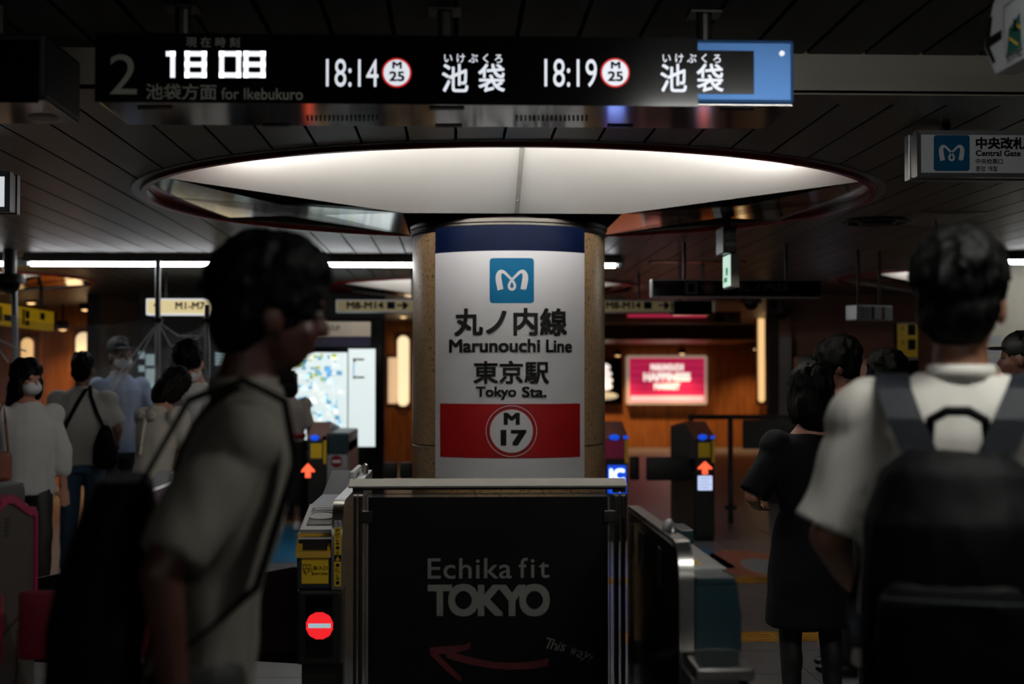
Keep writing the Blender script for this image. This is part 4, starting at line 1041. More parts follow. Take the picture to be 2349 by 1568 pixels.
    if mask:
        c = MB(); hell(c, (0, .052, 1.527), (.066, .074, .05)); link('face_mask', fuse(c, voxel * .7, 2), M_mask, t, True)
        for q in (-1, 1):
            part('mask_loop', MB().tube([hd((q * .062, .06, 1.545)), hd((q * .078, .02, 1.575)), hd((q * .088, -.012, 1.575))], .0025 * s, 6), M_mask, t, True)
    if bagfn: bagfn(t, sh, s, voxel)
    return t

# -- man with backpack, foreground right
M_shirtw = mat('white_shirt', (206, 203, 194), .75, var=.05, scale=6, bump=.1)
M_pack = mat('black_nylon', (4, 4, 5), .65, spec=.1, var=.3, scale=30, bump=.1); M_strap = mat('slate_strap', (17, 21, 27), .6, spec=.2, var=.1, scale=60, bump=.1)
def backpack(t, sh, s, vx):
    bp = thing('backpack', 'black backpack with slate straps on the back of the white shirted man', 'backpack', t.location, t.rotation_euler.z)
    b = MB()
    secs = [(.74, .155, .10), (.80, .175, .12), (1.0, .18, .13), (1.16, .172, .12), (1.25, .14, .095), (1.285, .09, .06)]
    b.loft([(z, 0, -.235 if z < 1.2 else -.215, rx, ry) for z, rx, ry in secs], 24, lambda p: sh((max(-.17, min(.17, p.x)), p.y, p.z)))
    link('pack_body', fuse(b, .009, 5, .012, 6, .003, 30), M_pack, bp, True)
    b = MB(); b.loft([(z, 0, -.335, rx, ry) for z, rx, ry in ((.78, .12, .035), (.9, .14, .05), (1.02, .135, .045), (1.06, .11, .03))], 20, sh)
    link('front_pocket', fuse(b, .009, 4, .006, 9), M_pack, bp, True)
    part('zip', MB().tube([sh((x, -.36 - .02 * math.cos(x * 9), 1.03)) for x in (-.12, -.08, -.04, 0, .04, .08, .12)], .004), M_strap, bp, True)
    part('top_handle', MB().tube([sh((-.055, -.155, 1.30)), sh((-.05, -.165, 1.345)), sh((-.02, -.168, 1.362)), sh((.02, -.168, 1.362)), sh((.05, -.165, 1.345)), sh((.055, -.155, 1.30))], .011, 8), M_pack, bp, True)
    for q in (-1, 1):
        path = [(q * .07, -.18, 1.285), (q * .098, -.165, 1.345), (q * .122, -.12, 1.40), (q * .132, -.03, 1.428), (q * .136, .06, 1.40), (q * .14, .13, 1.33), (q * .15, .15, 1.2), (q * .17, .1, 1.05), (q * .185, -.02, .95), (q * .16, -.15, .9)]
        nrm = [(0, -.006, 0), (0, -.006, .003), (0, -.004, .006), (0, 0, .007), (0, .005, .005), (0, .007, 0), (0, .007, 0), (q * .006, .003, 0), (q * .007, 0, 0), (q * .006, -.002, 0)]
        part('shoulder_strap', MB().ribbon([sh(p) for p in path], Vector((.034, 0, 0)) * s, [Vector(n) * s for n in nrm]), M_strap, bp, True)
person('man in white shirt with black hair seen from behind, foreground right', 2205, 540, 3.0, -22, (150, 104, 80), lean=(0, .02), head=(-4, -4, 0),
       armL=((-.265, -.01, 1.10), (-.25, .17, 1.0)), armR=((.27, -.02, 1.10), (.25, .1, .9)),
       top=dict(mat=M_shirtw, sleeve=.95, sr=.078, wide=1.12, collar=True, amp=.014), bottom=dict(kind='trousers', mat=mat('black_trousers', (14, 14, 17), .7)),
       shoes=M_shoe_k, hair=dict(style='short', big=1.06, locks=90, seed=5), voxel=.009, wide=1.1, bagfn=backpack, face_on=True)
# -- man walking in pale shirt, foreground left
M_shirtg = mat('pale_grey_shirt', (104, 99, 90), .8, var=.12, scale=5, bump=.1)
def shoulder_bag(t, sh, s, vx):
    bp = thing('shoulder_bag', 'black bag on the back of the walking man in pale shirt', 'bag', t.location, t.rotation_euler.z)
    b = MB(); b.loft([(z, 0, -.2, rx, ry) for z, rx, ry in ((.62, .13, .06), (.7, .16, .075), (1.0, .165, .085), (1.22, .15, .07), (1.27, .1, .05))], 24, sh)
    link('pack_body', fuse(b, .01, 5, .012, 6), M_pack, bp, True)
    for q in (-1, 1):
        part('shoulder_strap', MB().ribbon([sh(p) for p in ((q * .08, -.17, 1.25), (q * .1, -.11, 1.41), (q * .12, -.02, 1.448), (q * .13, .06, 1.41), (q * .14, .1, 1.3), (q * .155, .07, 1.08), (q * .165, -.1, .92))], Vector((.025, 0, 0)) * s, [Vector(n) * s for n in ((0, -.005, 0), (0, -.004, .004), (0, 0, .006), (0, .005, .004), (0, .006, 0), (0, .006, 0), (q * .005, 0, 0))]), M_pack, bp, True)
person('walking man in pale grey shirt with dark hair turned right, foreground left', 622, 548, 2.8, -80, (70, 36, 26), lean=(0, .1), head=(4, -6, 0),
       armL=((-.23, -.02, 1.1), (-.22, .06, .88)), armR=((.25, -.1, 1.12), (.24, -.04, .9)), legL=((-.09, .12, .5), (-.09, .1, .09)), legR=((.09, -.06, .5), (.09, -.3, .2)),
       top=dict(mat=M_shirtg, sleeve=.9, sr=.062, wide=1.02, deep=.86, collar=True, amp=.014), bottom=dict(kind='trousers', mat=mat('dark_trousers', (18, 16, 16), .7)),
       shoes=M_shoe_k, hair=dict(style='short', big=1.08, locks=80, seed=9), voxel=.009, wide=.95, bagfn=shoulder_bag)
# -- right middle group
M_navyd = mat('navy_dress', (8, 9, 17), .8, spec=.2, var=.2, scale=8)
person('woman in dark navy dress with a black bob, standing right of the gate', 1857, 838, 5.9, 6, (172, 120, 100), head=(12, -4, 0),
       armL=((-.28, .0, 1.12), (-.2, .2, 1.06)), armR=((.25, .02, 1.12), (.15, .22, 1.06)),
       top=dict(mat=M_navyd, name='bodice', sleeve=.98, sr=.075, wide=1.02, secs=[(.9, .16, .115), (1.05, .15, .11), (1.2, .172, .12), (1.3, .185, .115), (1.36, .17, .1), (1.40, .10, .07)]),
       bottom=dict(kind='skirt', mat=M_navyd, secs=[(.52, 0, .205, .17), (.53, 0, .215, .18), (.75, 0, .205, .165), (.92, 0, .185, .14), (1.05, 0, .15, .11)]),
       shoes=M_shoe_k, tights=mat('black_tights', (9, 9, 10), .7), hair=dict(style='bob', big=1.06, seed=2), voxel=.010)
person('dark haired young man with earphones looking left behind the navy dress woman', 1930, 777, 7.2, 78, (110, 70, 54), head=(0, -16, 0),
       top=dict(mat=mat('black_tee', (10, 10, 12), .8), sleeve=.7, collar=False), bottom=dict(kind='trousers', mat=MATS['black_trousers']),
       shoes=M_shoe_k, hair=dict(style='short', big=1.14, locks=70, seed=12), voxel=.011)
person('dark haired person mostly hidden behind the white shirt shoulder', 2030, 806, 6.6, 10, (110, 76, 60), top=dict(mat=mat('charcoal_top', (18, 17, 18), .8), sleeve=.8),
       bottom=dict(kind='trousers', mat=MATS['black_trousers']), shoes=M_shoe_k, hair=dict(style='bob', big=1.1, seed=8), voxel=.012)
def capfn(t, sh, s, vx):
    b = MB(); b.ell(sh((0, -.012, 1.635)), (.094 * s, .112 * s, .088 * s)); link('cap_crown', fuse(b, .008, 2), M_blackm, t, True)
    b = MB(); b.ell(sh((0, .11, 1.628)), (.07 * s, .075 * s, .010 * s)); part('cap_brim', b, M_blackm, t, True, True)
person('person in a dark cap cut off by the right edge', 2338, 760, 7.4, 65, (110, 72, 56), top=dict(mat=mat('light_grey_top', (150, 150, 152), .8), sleeve=.8),
       bottom=dict(kind='trousers', mat=MATS['black_trousers']), shoes=M_shoe_k, hair=dict(style='short', locks=20), voxel=.012, bagfn=capfn)
# -- left middle group
M_blouse = mat('white_blouse', (206, 208, 206), .8, var=.06)
def redbag(t, sh, s, vx):
    h = thing('handbag', 'reddish brown handbag carried by the masked woman at the left edge', 'handbag', t.location, t.rotation_euler.z)
    m = mat('brown_leather', (120, 62, 38), .5)
    part('bag_body', MB().box(.1 * s, .3 * s, .17 * s, .27 * s, .92 * s, 1.12 * s, .03), m, h, True)
    part('bag_strap', MB().tube([Vector(p) * s for p in ((.12, .22, 1.1), (.14, .2, 1.3), (.15, .08, 1.44), (.2, .19, 1.3), (.27, .22, 1.1))], .008), m, h, True)
person('masked woman in white blouse walking past the pink trimmed gate', 62, 824, 9.0, -160, (176, 124, 100), head=(30, 0, 0),
       legL=((-.09, .12, .52), (-.09, .08, .09)), legR=((.09, -.1, .5), (.1, -.36, .32)), armR=((.25, -.06, 1.12), (.26, .08, .92)),
       top=dict(mat=M_blouse, sleeve=1.5, sr=.075, wide=1.1, hem=.82), bottom=dict(kind='trousers', mat=MATS['black_trousers'], len=.7), shoes=M_shoe_w,
       hair=dict(style='long', big=1.1, seed=4), mask=True, voxel=.011, bagfn=redbag)
def crossbag(t, sh, s, vx):
    h = thing('crossbody_bag', 'black crossbody bag hanging on the grey shirted man', 'bag', t.location, t.rotation_euler.z)
    b = MB(); b.loft([(z, .2, -.14, rx, ry) for z, rx, ry in ((.83, .05, .035), (.87, .095, .055), (1.0, .09, .055), (1.12, .05, .035), (1.16, .02, .02))], 18, sh)
    link('bag_body', fuse(b, .01, 4, .01, 8), M_pack, h, True)
    part('bag_strap', MB().ribbon([sh(p) for p in ((.2, -.15, 1.12), (.14, -.155, 1.25), (.085, -.12, 1.38), (.06, -.04, 1.455), (.04, .07, 1.42))], Vector((.014, 0, 0)) * s, Vector((0, -.003, .002)) * s), M_pack, h, True)
    part('bag_strap', MB().ribbon([sh(p) for p in ((-.2, -.06, .9), (-.16, -.14, 1.0), (-.08, -.16, 1.18), (0, -.14, 1.34), (.04, -.08, 1.43), (.05, 0, 1.46))], Vector((.016, 0, 0)) * s, Vector((0, -.003, .002)) * s), M_pack, h, True)
person('man in grey shirt and blue jeans seen from behind with a crossbody bag', 191, 806, 10.8, 2, (120, 84, 66), head=(-6, 0, 0), armR=((.26, .02, 1.12), (.22, .16, 1.02)), armL=((-.27, .0, 1.12), (-.24, .1, .92)),
       top=dict(mat=mat('grey_shirt', (168, 168, 162), .8), sleeve=.85, sr=.08, wide=1.18, hem=.86, collar=True), bottom=dict(kind='trousers', mat=mat('blue_jeans', (40, 72, 100), .8, var=.2)),
       shoes=M_shoe_k, hair=dict(style='short', big=.97, locks=20), voxel=.011, wide=1.08, bagfn=crossbag)
def capfn2(t, sh, s, vx):
    m = mat('grey_cap', (46, 48, 54), .7)
    b = MB(); b.ell(sh((0, -.012, 1.64)), (.094 * s, .112 * s, .082 * s)); link('cap_crown', fuse(b, .008, 2), m, t, True)
    b = MB(); b.ell(sh((0, .11, 1.628)), (.07 * s, .075 * s, .010 * s)); part('cap_brim', b, m, t, True, True)
person('masked attendant in grey cap and light blue shirt behind the vinyl sheet', 275, 772, 11.6, -150, (140, 100, 80), head=(10, -6, 0), armL=((-.24, .05, 1.12), (-.15, .22, 1.05)),
       top=dict(mat=mat('light_blue_shirt', (140, 158, 190), .8), sleeve=.8, collar=True), bottom=dict(kind='trousers', mat=mat('navy_trousers', (20, 24, 36), .8)),
       shoes=M_shoe_k, hair=dict(style='short', locks=10), mask=True, voxel=.011, bagfn=capfn2)
def bowfn(t, sh, s, vx):
    b = MB(); b.ell(sh((-.05, -.135, 1.36)), (.055 * s, .02 * s, .035 * s)); b.ell(sh((.05, -.135, 1.36)), (.055 * s, .02 * s, .035 * s)); b.cap(sh((0, -.14, 1.36)), sh((.0, -.14, 1.1)), .014 * s)
    link('back_bow', fuse(b, .008, 2), MATS['cream_dress'], t, True)
M_dress = mat('cream_dress', (196, 192, 182), .8, var=.08)
person('woman in pale dress with brown hair bending over her phone', 384, 836, 9.3, -38, (178, 128, 106), lean=(0, .1), head=(-8, -38, 0),
       armL=((-.2, .14, 1.14), (-.08, .32, 1.1)), armR=((.24, .12, 1.12), (.12, .34, 1.08)),
       top=dict(mat=M_dress, name='bodice', sleeve=1.0, sr=.078, amp=.014), bottom=dict(kind='skirt', mat=M_dress, secs=[(.5, 0, .28, .24), (.52, 0, .29, .25), (.8, 0, .22, .18), (.95, 0, .165, .125), (1.02, 0, .14, .11)]),
       shoes=M_shoe_k, hair=dict(style='bob', big=1.04, mat=M_hairb, seed=6), voxel=.011, bagfn=bowfn)
person('masked black haired man in white top leaning down beside the pale dress woman', 436, 780, 9.95, 150, (180, 130, 106), lean=(.03, .12), head=(28, -34, 0),
       armL=((-.2, .12, 1.14), (-.06, .3, 1.12)), top=dict(mat=M_blouse, sleeve=.9, sr=.072), bottom=dict(kind='trousers', mat=MATS['dark_trousers']),
       shoes=M_shoe_k, hair=dict(style='short', big=1.12, locks=60, seed=11), mask=True, voxel=.011)
def redbelt(t, sh, s, vx):
    part('red_belt', MB().rings([[sh((math.cos(a) * r * 1.25, math.sin(a) * r * .9, z)) for a in [2 * math.pi * i / 24 for i in range(24)]] for r, z in ((.14, .99), (.15, .99), (.15, 1.04), (.14, 1.04))], closed=True), mat('red_belt', (150, 30, 28), .6), t, True, True)
person('woman in grey top and black skirt standing before the map board', 661, 848, 14.0, 12, (160, 116, 96), head=(10, 0, 0),
       top=dict(mat=mat('taupe_top', (140, 130, 122), .8), sleeve=1.0, sr=.075, wide=1.08, hem=.95), bottom=dict(kind='skirt', mat=mat('black_skirt', (14, 13, 14), .8), secs=[(.3, 0, .2, .18), (.32, 0, .21, .19), (.7, 0, .2, .17), (.95, 0, .165, .13), (1.04, 0, .14, .11)]),
       shoes=M_shoe_w, hair=dict(style='bob', mat=M_hairb, seed=14), voxel=.012, bagfn=redbelt)
# ------------------------------------------------------------------ ceiling fittings and far signs
def tube_lamp(xa, xb, Y, z, label, m=None, group='ceiling tube lamps', skirt=0.):
    t = thing('ceiling_tube_lamp', label, 'ceiling lamp', ((xa + xb) / 2, Y, z), group=group)
    part('channel', MB().prism([(-.05, 0), (.05, 0), (.085, -.06), (.08, -.062), (.045, -.04), (-.045, -.04), (-.08, -.062), (-.085, -.06)], xa - (xa + xb) / 2, xb - (xa + xb) / 2, 'x'), M_white, t, True)
    h = (xb - xa) / 2
    part('tube', MB().cap((-h + .05, 0, -.07), (h - .05, 0, -.07), .022, n=8, flat=True), m or E_tube, t, True)
    for q in (-1, 1): part('end_socket', MB().box(q * h - .03, q * h + .03, -.02, .02, -.09, -.02, .004), M_alu, t, True)
    if skirt:
        for q in (-1, 1): part('side_louvre', MB().box(-h, h, q * .085 - .004, q * .085 + .004, -.05 - skirt, -.03), M_dark, t, True)
    return t
YL = 11.7
tube_lamp(X(-390, YL), X(35, YL), YL, CEIL, 'white tube lamp cut by the left edge of the row')
tube_lamp(X(55, YL), X(500, YL), YL, CEIL, 'full white tube lamp above the vinyl sheet')
tube_lamp(X(520, YL), X(960, YL), YL, CEIL, 'white tube lamp left of the granite pillar')
tube_lamp(X(985, YL), X(1425, YL), YL, CEIL, 'white tube lamp whose end shows right of the pillar')
# unseen lamps added on the camera side to light near shirts and prints
tube_lamp(.75, 1.75, 2.5, CEILN, 'unseen tube lamp added over the near side, right of the camera', emit('added_overhead_tube', (250, 250, 245), K_OVERHEAD, lamp=True), 'added near side tube lamps')
tube_lamp(-2.6, -1.1, -1.6, CEILN, 'unseen tube lamp added over the near side, behind the camera on the left', emit('added_behind_tube', (250, 250, 245), K_BEHIND, lamp=True), 'added near side tube lamps')
tube_lamp(.2, 1.7, -1.6, CEILN, 'unseen tube lamp added over the near side, behind the camera on the right', MATS['added_behind_tube'], 'added near side tube lamps')

def diffuser(px, py, rx, label):
    p = on_plane_z(px, py, CEIL)
    t = thing('ceiling_vent', label, 'ceiling vent', (p.x, p.y, CEIL))
    part('rim', MB().lathe([(rx, -.012), (rx - .03, -.02), (rx - .04, 0), (rx, 0)], n=40), M_dark, t, True)
    part('core', MB().lathe([(0, -.03), (rx * .5, -.03), (rx * .55, -.004), (0, -.004)], n=32), M_blackm, t, True)
diffuser(2010, 505, .22, 'round dark ceiling vent right of the main ceiling light')
p = on_plane_z(190, 601, CEIL); t = thing('ceiling_vent', 'long black slot vent behind the full tube lamp', 'ceiling vent', (p.x, p.y, CEIL))
part('slot', MB().box(-.4, .4, -.04, .04, -.006, 0), M_black, t, True); part('slot_frame', MB().box(-.42, .42, -.055, -.04, -.008, 0).box(-.42, .42, .04, .055, -.008, 0), M_dark, t, True)
p = on_plane_z(1600, 600, CEIL); t = thing('ceiling_vent', 'long black slot vent above the dark platform sign', 'ceiling vent', (p.x, p.y, CEIL))
part('slot', MB().box(-.4, .4, -.04, .04, -.006, 0), M_black, t, True); part('slot_frame', MB().box(-.42, .42, -.055, -.04, -.008, 0).box(-.42, .42, .04, .055, -.008, 0), M_dark, t, True)
p = on_plane_z(2145, 500, CEIL)
t = thing('ceiling_cable', 'thin cable dangling from the ceiling above the backpack wearer', 'cable', (p.x, p.y, CEIL))
part('cable', MB().tube([(0, 0, 0), (.008, 0, -.04), (.01, 0, -.09), (-.004, 0, -.14), (-.002, 0, -.19)], .004, 6), M_black, t, True)
part('hatch_frame', MB().box(-.22, .2, -.35, .35, -.006, 0).box(-.18, .16, -.3, .3, -.009, -.005), M_alu, t, True)

# exit sign and box sign hung along the corridor
t = thing('exit_sign', 'narrow green and white exit sign hanging right of the pillar', 'sign', (X(1668, 8.7), 8.7, Z(660, 8.7)))
xw, xv = X(1669, 8.7), X(1690, 8.7)
part('lit_face', MB().box(xw, xw + .006, 8.62, 8.84, Z(655, 8.7), Z(584, 8.7)), E_exit, t)
part('green_figure', MB().box(xw - .002, xw, 8.68, 8.74, Z(630, 8.7), Z(612, 8.7)).box(xw - .002, xw, 8.7, 8.8, Z(645, 8.7), Z(634, 8.7)), E_green, t)
part('housing', MB().box(xw + .006, xv, 8.6, 8.86, Z(660, 8.7), Z(582, 8.7), .006), mat('sign_housing', (96, 92, 84), .5), t)
bx = part('upper_box', MB().box(X(1660, 8.6), X(1691, 8.6), 8.6, 8.84, Z(578, 8.6), Z(515, 8.6), .008), M_dark, t)
part('box_print', text_box(MB(), '出口', 1663, 532, 1688, 548, 8.6, .02), M_print, bx); part('box_line', rect_px(MB(), 1663, 556, 1688, 564, 8.6, .002), M_print, bx)
part('hanger', MB().cap((X(1676, 8.7), 8.72, Z(515, 8.6)), (X(1676, 8.7), 8.72, CEIL), .012, flat=True), M_dark, t)

def flat_sign(name, label, pa, pya, pb, pyb, Y, face, frame=M_alu, th=.12, texts=(), cat='sign', hang=True, rot=0., fr=3, group=None):
    a, b = P(pa, pyb, Y), P(pb, pya, Y)
    t = thing(name, label, cat, ((a.x + b.x) / 2, Y, a.z), group=group)
    part('casing', MB().box(a.x, b.x, Y, Y + th, a.z, b.z, .006), frame, t)
    f_ = part('face', rect_px(MB(), pa + fr, pya + fr, pb - fr, pyb - fr, Y, .003), face, t)
    for body, x0, y0, x1, y1, m, bo in texts:
        part('lettering', text_box(MB(), body, x0, y0, x1, y1, Y - .003, bo), m, f_)
    if hang:
        for k in (.2, .8):
            x = a.x + (b.x - a.x) * k
            part('hanger', MB().cap((x, Y + th / 2, b.z - .01), (x, Y + th / 2, CEIL), .012, flat=True), M_dark, t)
    t.rotation_euler.z = rot
    return t
t = flat_sign('platform_sign', 'long dark platform sign with red ring beside the exit sign', 1495, 641, 1886, 682, 10.4, M_black)
part('pictogram', rect_px(MB(), 1572, 646, 1600, 674, 10.397, .002), mat('dim_white', (90, 90, 92), .5), t); part('pictogram_mark', rect_px(MB(), 1578, 650, 1594, 670, 10.395, .001), M_ink, t)
part('red_ring', disc_px(MB(), 1625, 660, 15, 10.397, .002, 0, 9), M_red, t); part('ring_centre', disc_px(MB(), 1625, 660, 8, 10.397, .002), mat('dim_white', (90, 90, 92)), t)
part('lettering', text_box(MB(), '丸ノ内線', 1690, 648, 1810, 668, 10.397, .01), mat('dim_text', (60, 64, 74), .5), t)
flat_sign('exit_list_sign', 'bright cream sign reading M1 to M7 over the vinyl sheet', 335, 685, 548, 722, 13.5, E_cream, texts=(('M1-M7', 402, 692, 470, 710, M_ink, .03), ('↑', 352, 690, 368, 714, M_ink, .02)), frame=E_sign)
t = flat_sign('exit_list_sign', 'dim cream sign reading M8 to M14 with an arrow behind the pillar', 770, 688, 1640, 716, 13.5, M_cream, texts=(('M8-M14', 795, 692, 880, 708, M_ink, .03), ('M8-M14', 1390, 692, 1470, 708, M_ink, .03)))
for x in (898, 1487): part('line_badge', rect_px(MB(), x - 10, 692, x + 8, 708, 13.497, .002), M_navy, t)
for x in (925, 1525):
    part('arrow', MB().prism([(P(a, b, 13.495).x, P(a, b, 13.495).z) for a, b in ((x - 14, 698), (x, 698), (x - 3, 692), (x + 4, 692), (x + 12, 700), (x + 4, 709), (x - 3, 709), (x, 702), (x - 14, 702))], 13.494, 13.496, 'y'), M_ink, t)
flat_sign('back_screen', 'black screen box hanging in front of the yellow direction sign', 1546, 690, 1634, 722, 12.5, M_black, M_black, .2)
t = flat_sign('direction_sign', 'dark yellow direction sign with black pictograms before the pink poster', 1380, 714, 1700, 740, 19.0, mat('dark_amber_sign', (128, 98, 24), .5), M_dark, texts=(('→', 1668, 718, 1686, 734, M_ink, .03),))
part('pictogram', rect_px(MB(), 1640, 718, 1660, 736, 18.995, .002), M_ink, t)
part('pink_glow_tube', MB().cap(P(1442, 724, 18.9), P(1618, 724, 18.9), .02, n=8), emit('pink_tube', (216, 50, 90), .5), t)
t = thing('yellow_sign', 'slanted yellow direction sign at the left edge above the wood wall', 'sign', (X(60, 14), 14.2, Z(755, 14)), R(0))
XY = -4.27; z0_, z1_ = 2.0, 2.2
part('casing', MB().box(XY - .1, XY, 12.6, 15.4, z0_, z1_, .006), mat('lit_yellow_sign', (214, 168, 26), .5, emis=.16), t)
for ya, yb, za, zc in ((12.9, 13.15, .05, .15), (13.5, 13.56, .03, .17), (13.62, 13.9, .04, .1), (14.2, 14.26, .02, .18), (14.3, 14.42, .09, .17), (14.3, 14.42, .02, .07), (14.8, 14.95, .1, .17), (15.3, 15.38, .0, .2)):
    part('print_block', MB().box(XY, XY + .004, ya, yb, z0_ + za, z0_ + zc), M_ink, t)
for ya in (13.0, 15.0): part('hanger', MB().cap((XY - .05, ya, z1_), (XY - .05, ya, CEIL), .02, flat=True), M_dark, t)
t = flat_sign('line_map_sign', 'tilted white sign with blue and red stripes left of the backpack man', 1950, 700, 2064, 735, 11.0, M_signw, rot=0)
part('blue_stripe', rect_px(MB(), 1996, 703, 2004, 732, 10.996, .002), M_logo, t); part('red_stripe', rect_px(MB(), 2030, 703, 2037, 732, 10.996, .002), M_red, t)
for i in range(4): part('print_line', rect_px(MB(), 1958, 708 + i * 6, 1990, 710 + i * 6, 10.996, .002), M_ink, t)
t.rotation_euler.z = R(30)

# dome cameras
def dome_camera(px, py, Y, label, pole=None):
    x, z = X(px, Y), Z(py, Y)
    t = thing('dome_camera', label, 'camera', (x, Y, z), group='ceiling cameras')
    part('mount', MB().cap((0, 0, .05), (0, 0, CEIL - z), .05, flat=True), mat('camera_grey', (70, 68, 64), .5), t, True)
    part('housing', MB().lathe([(0, .07), (.11, .07), (.12, .04), (.12, 0), (0, 0)], n=28), MATS['camera_grey'], t, True)
    part('dome', MB().ell((0, 0, 0), (.085, .085, .085)), M_black, t, True, True)
    if pole: part('pole', MB().cap((.03, .02, -.02), (.06, .1, -z), .025, flat=True), M_alu, t, True)
dome_camera(20, 652, 11.2, 'dome camera with a grey pole at the left edge', True)
dome_camera(1724, 694, 16.0, 'small dome camera left of the wooden side wall')
dome_camera(1793, 716, 16.7, 'small dome camera above the metal shutter')

# vinyl sheet between poles
t = thing('vinyl_screen', 'clear vinyl sheet draped between poles before the attendant', 'vinyl screen', (X(200, 10.9), 11.1, 0))
YV = 11.15
for px, ptop in ((361, 600), (475, 700)):
    po = part('pole', MB().cap((X(px, YV), YV, 0), (X(px, YV), YV, Z(ptop, YV)), .022, flat=True), M_alu, t)
    part('clamp', MB().box(X(px, YV) - .035, X(px, YV) + .035, YV - .035, YV + .035, Z(742, YV), Z(730, YV), .005), M_dark, po)
def drape(pa, ya, pb, yb, sag, bot, n=44, m=16, seed=1):
    rs = []
    v = []; f = []
    for i in range(n + 1):
        u = i / n; px = pa + (pb - pa) * u; ytop = ya + (yb - ya) * u + sag * math.sin(math.pi * u)
        for j in range(m + 1):
            w = j / m; q = P(px, ytop + (bot - ytop) * w, YV)
            near = min(u, 1 - u)
            fold = .03 * math.sin(u * 26 + w * 5 * (1 if u < .5 else -1) + seed) + .05 * noise.noise(Vector((u * 7, w * 3, seed)))
            v.append((q.x, YV - .03 + fold, q.z))
    for i in range(n):
        for j in range(m): f.append((i * (m + 1) + j, i * (m + 1) + j + 1, (i + 1) * (m + 1) + j + 1, (i + 1) * (m + 1) + j))
    return MB().add(v, f)
part('vinyl_sheet', drape(-90, 690, 361, 730, 34, 1010), M_film, t, smooth=True); part('vinyl_sheet', drape(361, 734, 475, 738, 30, 1010, 20, seed=5), M_film, t, smooth=True)
for a in (((361, 742), (300, 820), (250, 890), (232, 925)), ((361, 745), (330, 800), (280, 870), (245, 905)), ((-10, 775), (30, 795), (60, 805)), ((-10, 790), (0, 805), (18, 830)), ((366, 745), (390, 790), (420, 820)), ((366, 740), (410, 770), (470, 770)), ((475, 740), (455, 775), (430, 785))):
    part('gathered_fold', MB().tube([P(x_, y_, YV - .05) for x_, y_ in a], .008, 6), glass('fold_vinyl', .6, (235, 236, 240), .2) if 'fold_vinyl' not in MATS else MATS['fold_vinyl'], t)

# counter behind the vinyl and fare machines
t = thing('fare_machine', 'fare machine with pale lit panels left of the leaning man', 'machine', (X(335, 15), 15, 0))
part('cabinet', MB().box(X(300, 15), X(385, 15), 15, 15.5, 0, Z(795, 15), .02), M_navyp, t)
for a in ((318, 806, 332, 822), (334, 812, 358, 838), (318, 838, 332, 852), (334, 845, 360, 890)): part('lit_panel', rect_px(MB(), *a, 15, .006, 0, .003), emit('pale_panel', (170, 196, 200), .38), t)
t = thing('fare_machine', 'fare machine with striped white screen behind the leaning man', 'machine', (X(508, 15.5), 15.5, 0))
part('cabinet', MB().box(X(478, 15.5), X(560, 15.5), 15.5, 16, 0, Z(790, 15.5), .02), M_navyp, t)
for i in range(4): part('screen_line', rect_px(MB(), 494, 808 + i * 8, 528, 813 + i * 8, 15.5, .006), MATS['pale_panel'], t)
part('yellow_mark', rect_px(MB(), 542, 812, 552, 840, 15.5, .004), mat('olive_mark', (120, 110, 40), .5), t)

# map board
YM = 15.0
t = thing('map_board', 'black information board with glowing area map beside the pillar', 'information board', (X(775, YM), YM, 0))
part('housing', MB().box(X(640, YM), X(880, YM), YM, YM + .25, 0.05, Z(730, YM), .02), M_black, t)
part('header', rect_px(MB(), 655, 738, 850, 771, YM, .01), mat('header_cream', (200, 190, 172), .5, emis=.12), t)
part('header_dot', disc_px(MB(), 728, 752, 6, YM - .01, .003), M_ink, t); part('header_text', text_box(MB(), 'GROUP', 738, 746, 780, 758, YM - .01, .01), M_ink, t)
part('navy_band', rect_px(MB(), 655, 771, 850, 795, YM, .008), mat('board_navy', (34, 32, 60), .4), t)
mp = part('area_map', rect_px(MB(), 668, 808, 797, 1008, YM, .008), E_map, t)
rr = random.Random(3)
for i in range(110):
    x0 = rr.uniform(670, 780); y0 = rr.uniform(810, 990); w = rr.uniform(4, 16); h = rr.uniform(3, 12)
    part('map_block', rect_px(MB(), x0, y0, min(x0 + w, 796), y0 + h, YM - .008, .001), E_mapy if (rr.random() < .25 and y0 < 870) else E_mapb if rr.random() < (.75 if y0 < 870 else .35) else emit('map_pale', (240, 244, 238), .95), mp)
pn = part('list_panel', rect_px(MB(), 799, 800, 861, 1024, YM, .012), emit('list_backlight', (226, 238, 238), .85), t)
part('list_mark', rect_px(MB(), 810, 821, 816, 830, YM - .012, .002), M_red, pn); part('list_line', rect_px(MB(), 817, 822, 836, 826, YM - .012, .002), M_ink, pn)
part('list_line', rect_px(MB(), 810, 832, 813, 862, YM - .012, .002), E_mapb, pn); part('list_mark', rect_px(MB(), 810, 862, 816, 868, YM - .012, .002), M_red, pn); part('list_line', rect_px(MB(), 817, 863, 836, 867, YM - .012, .002), M_ink, pn)

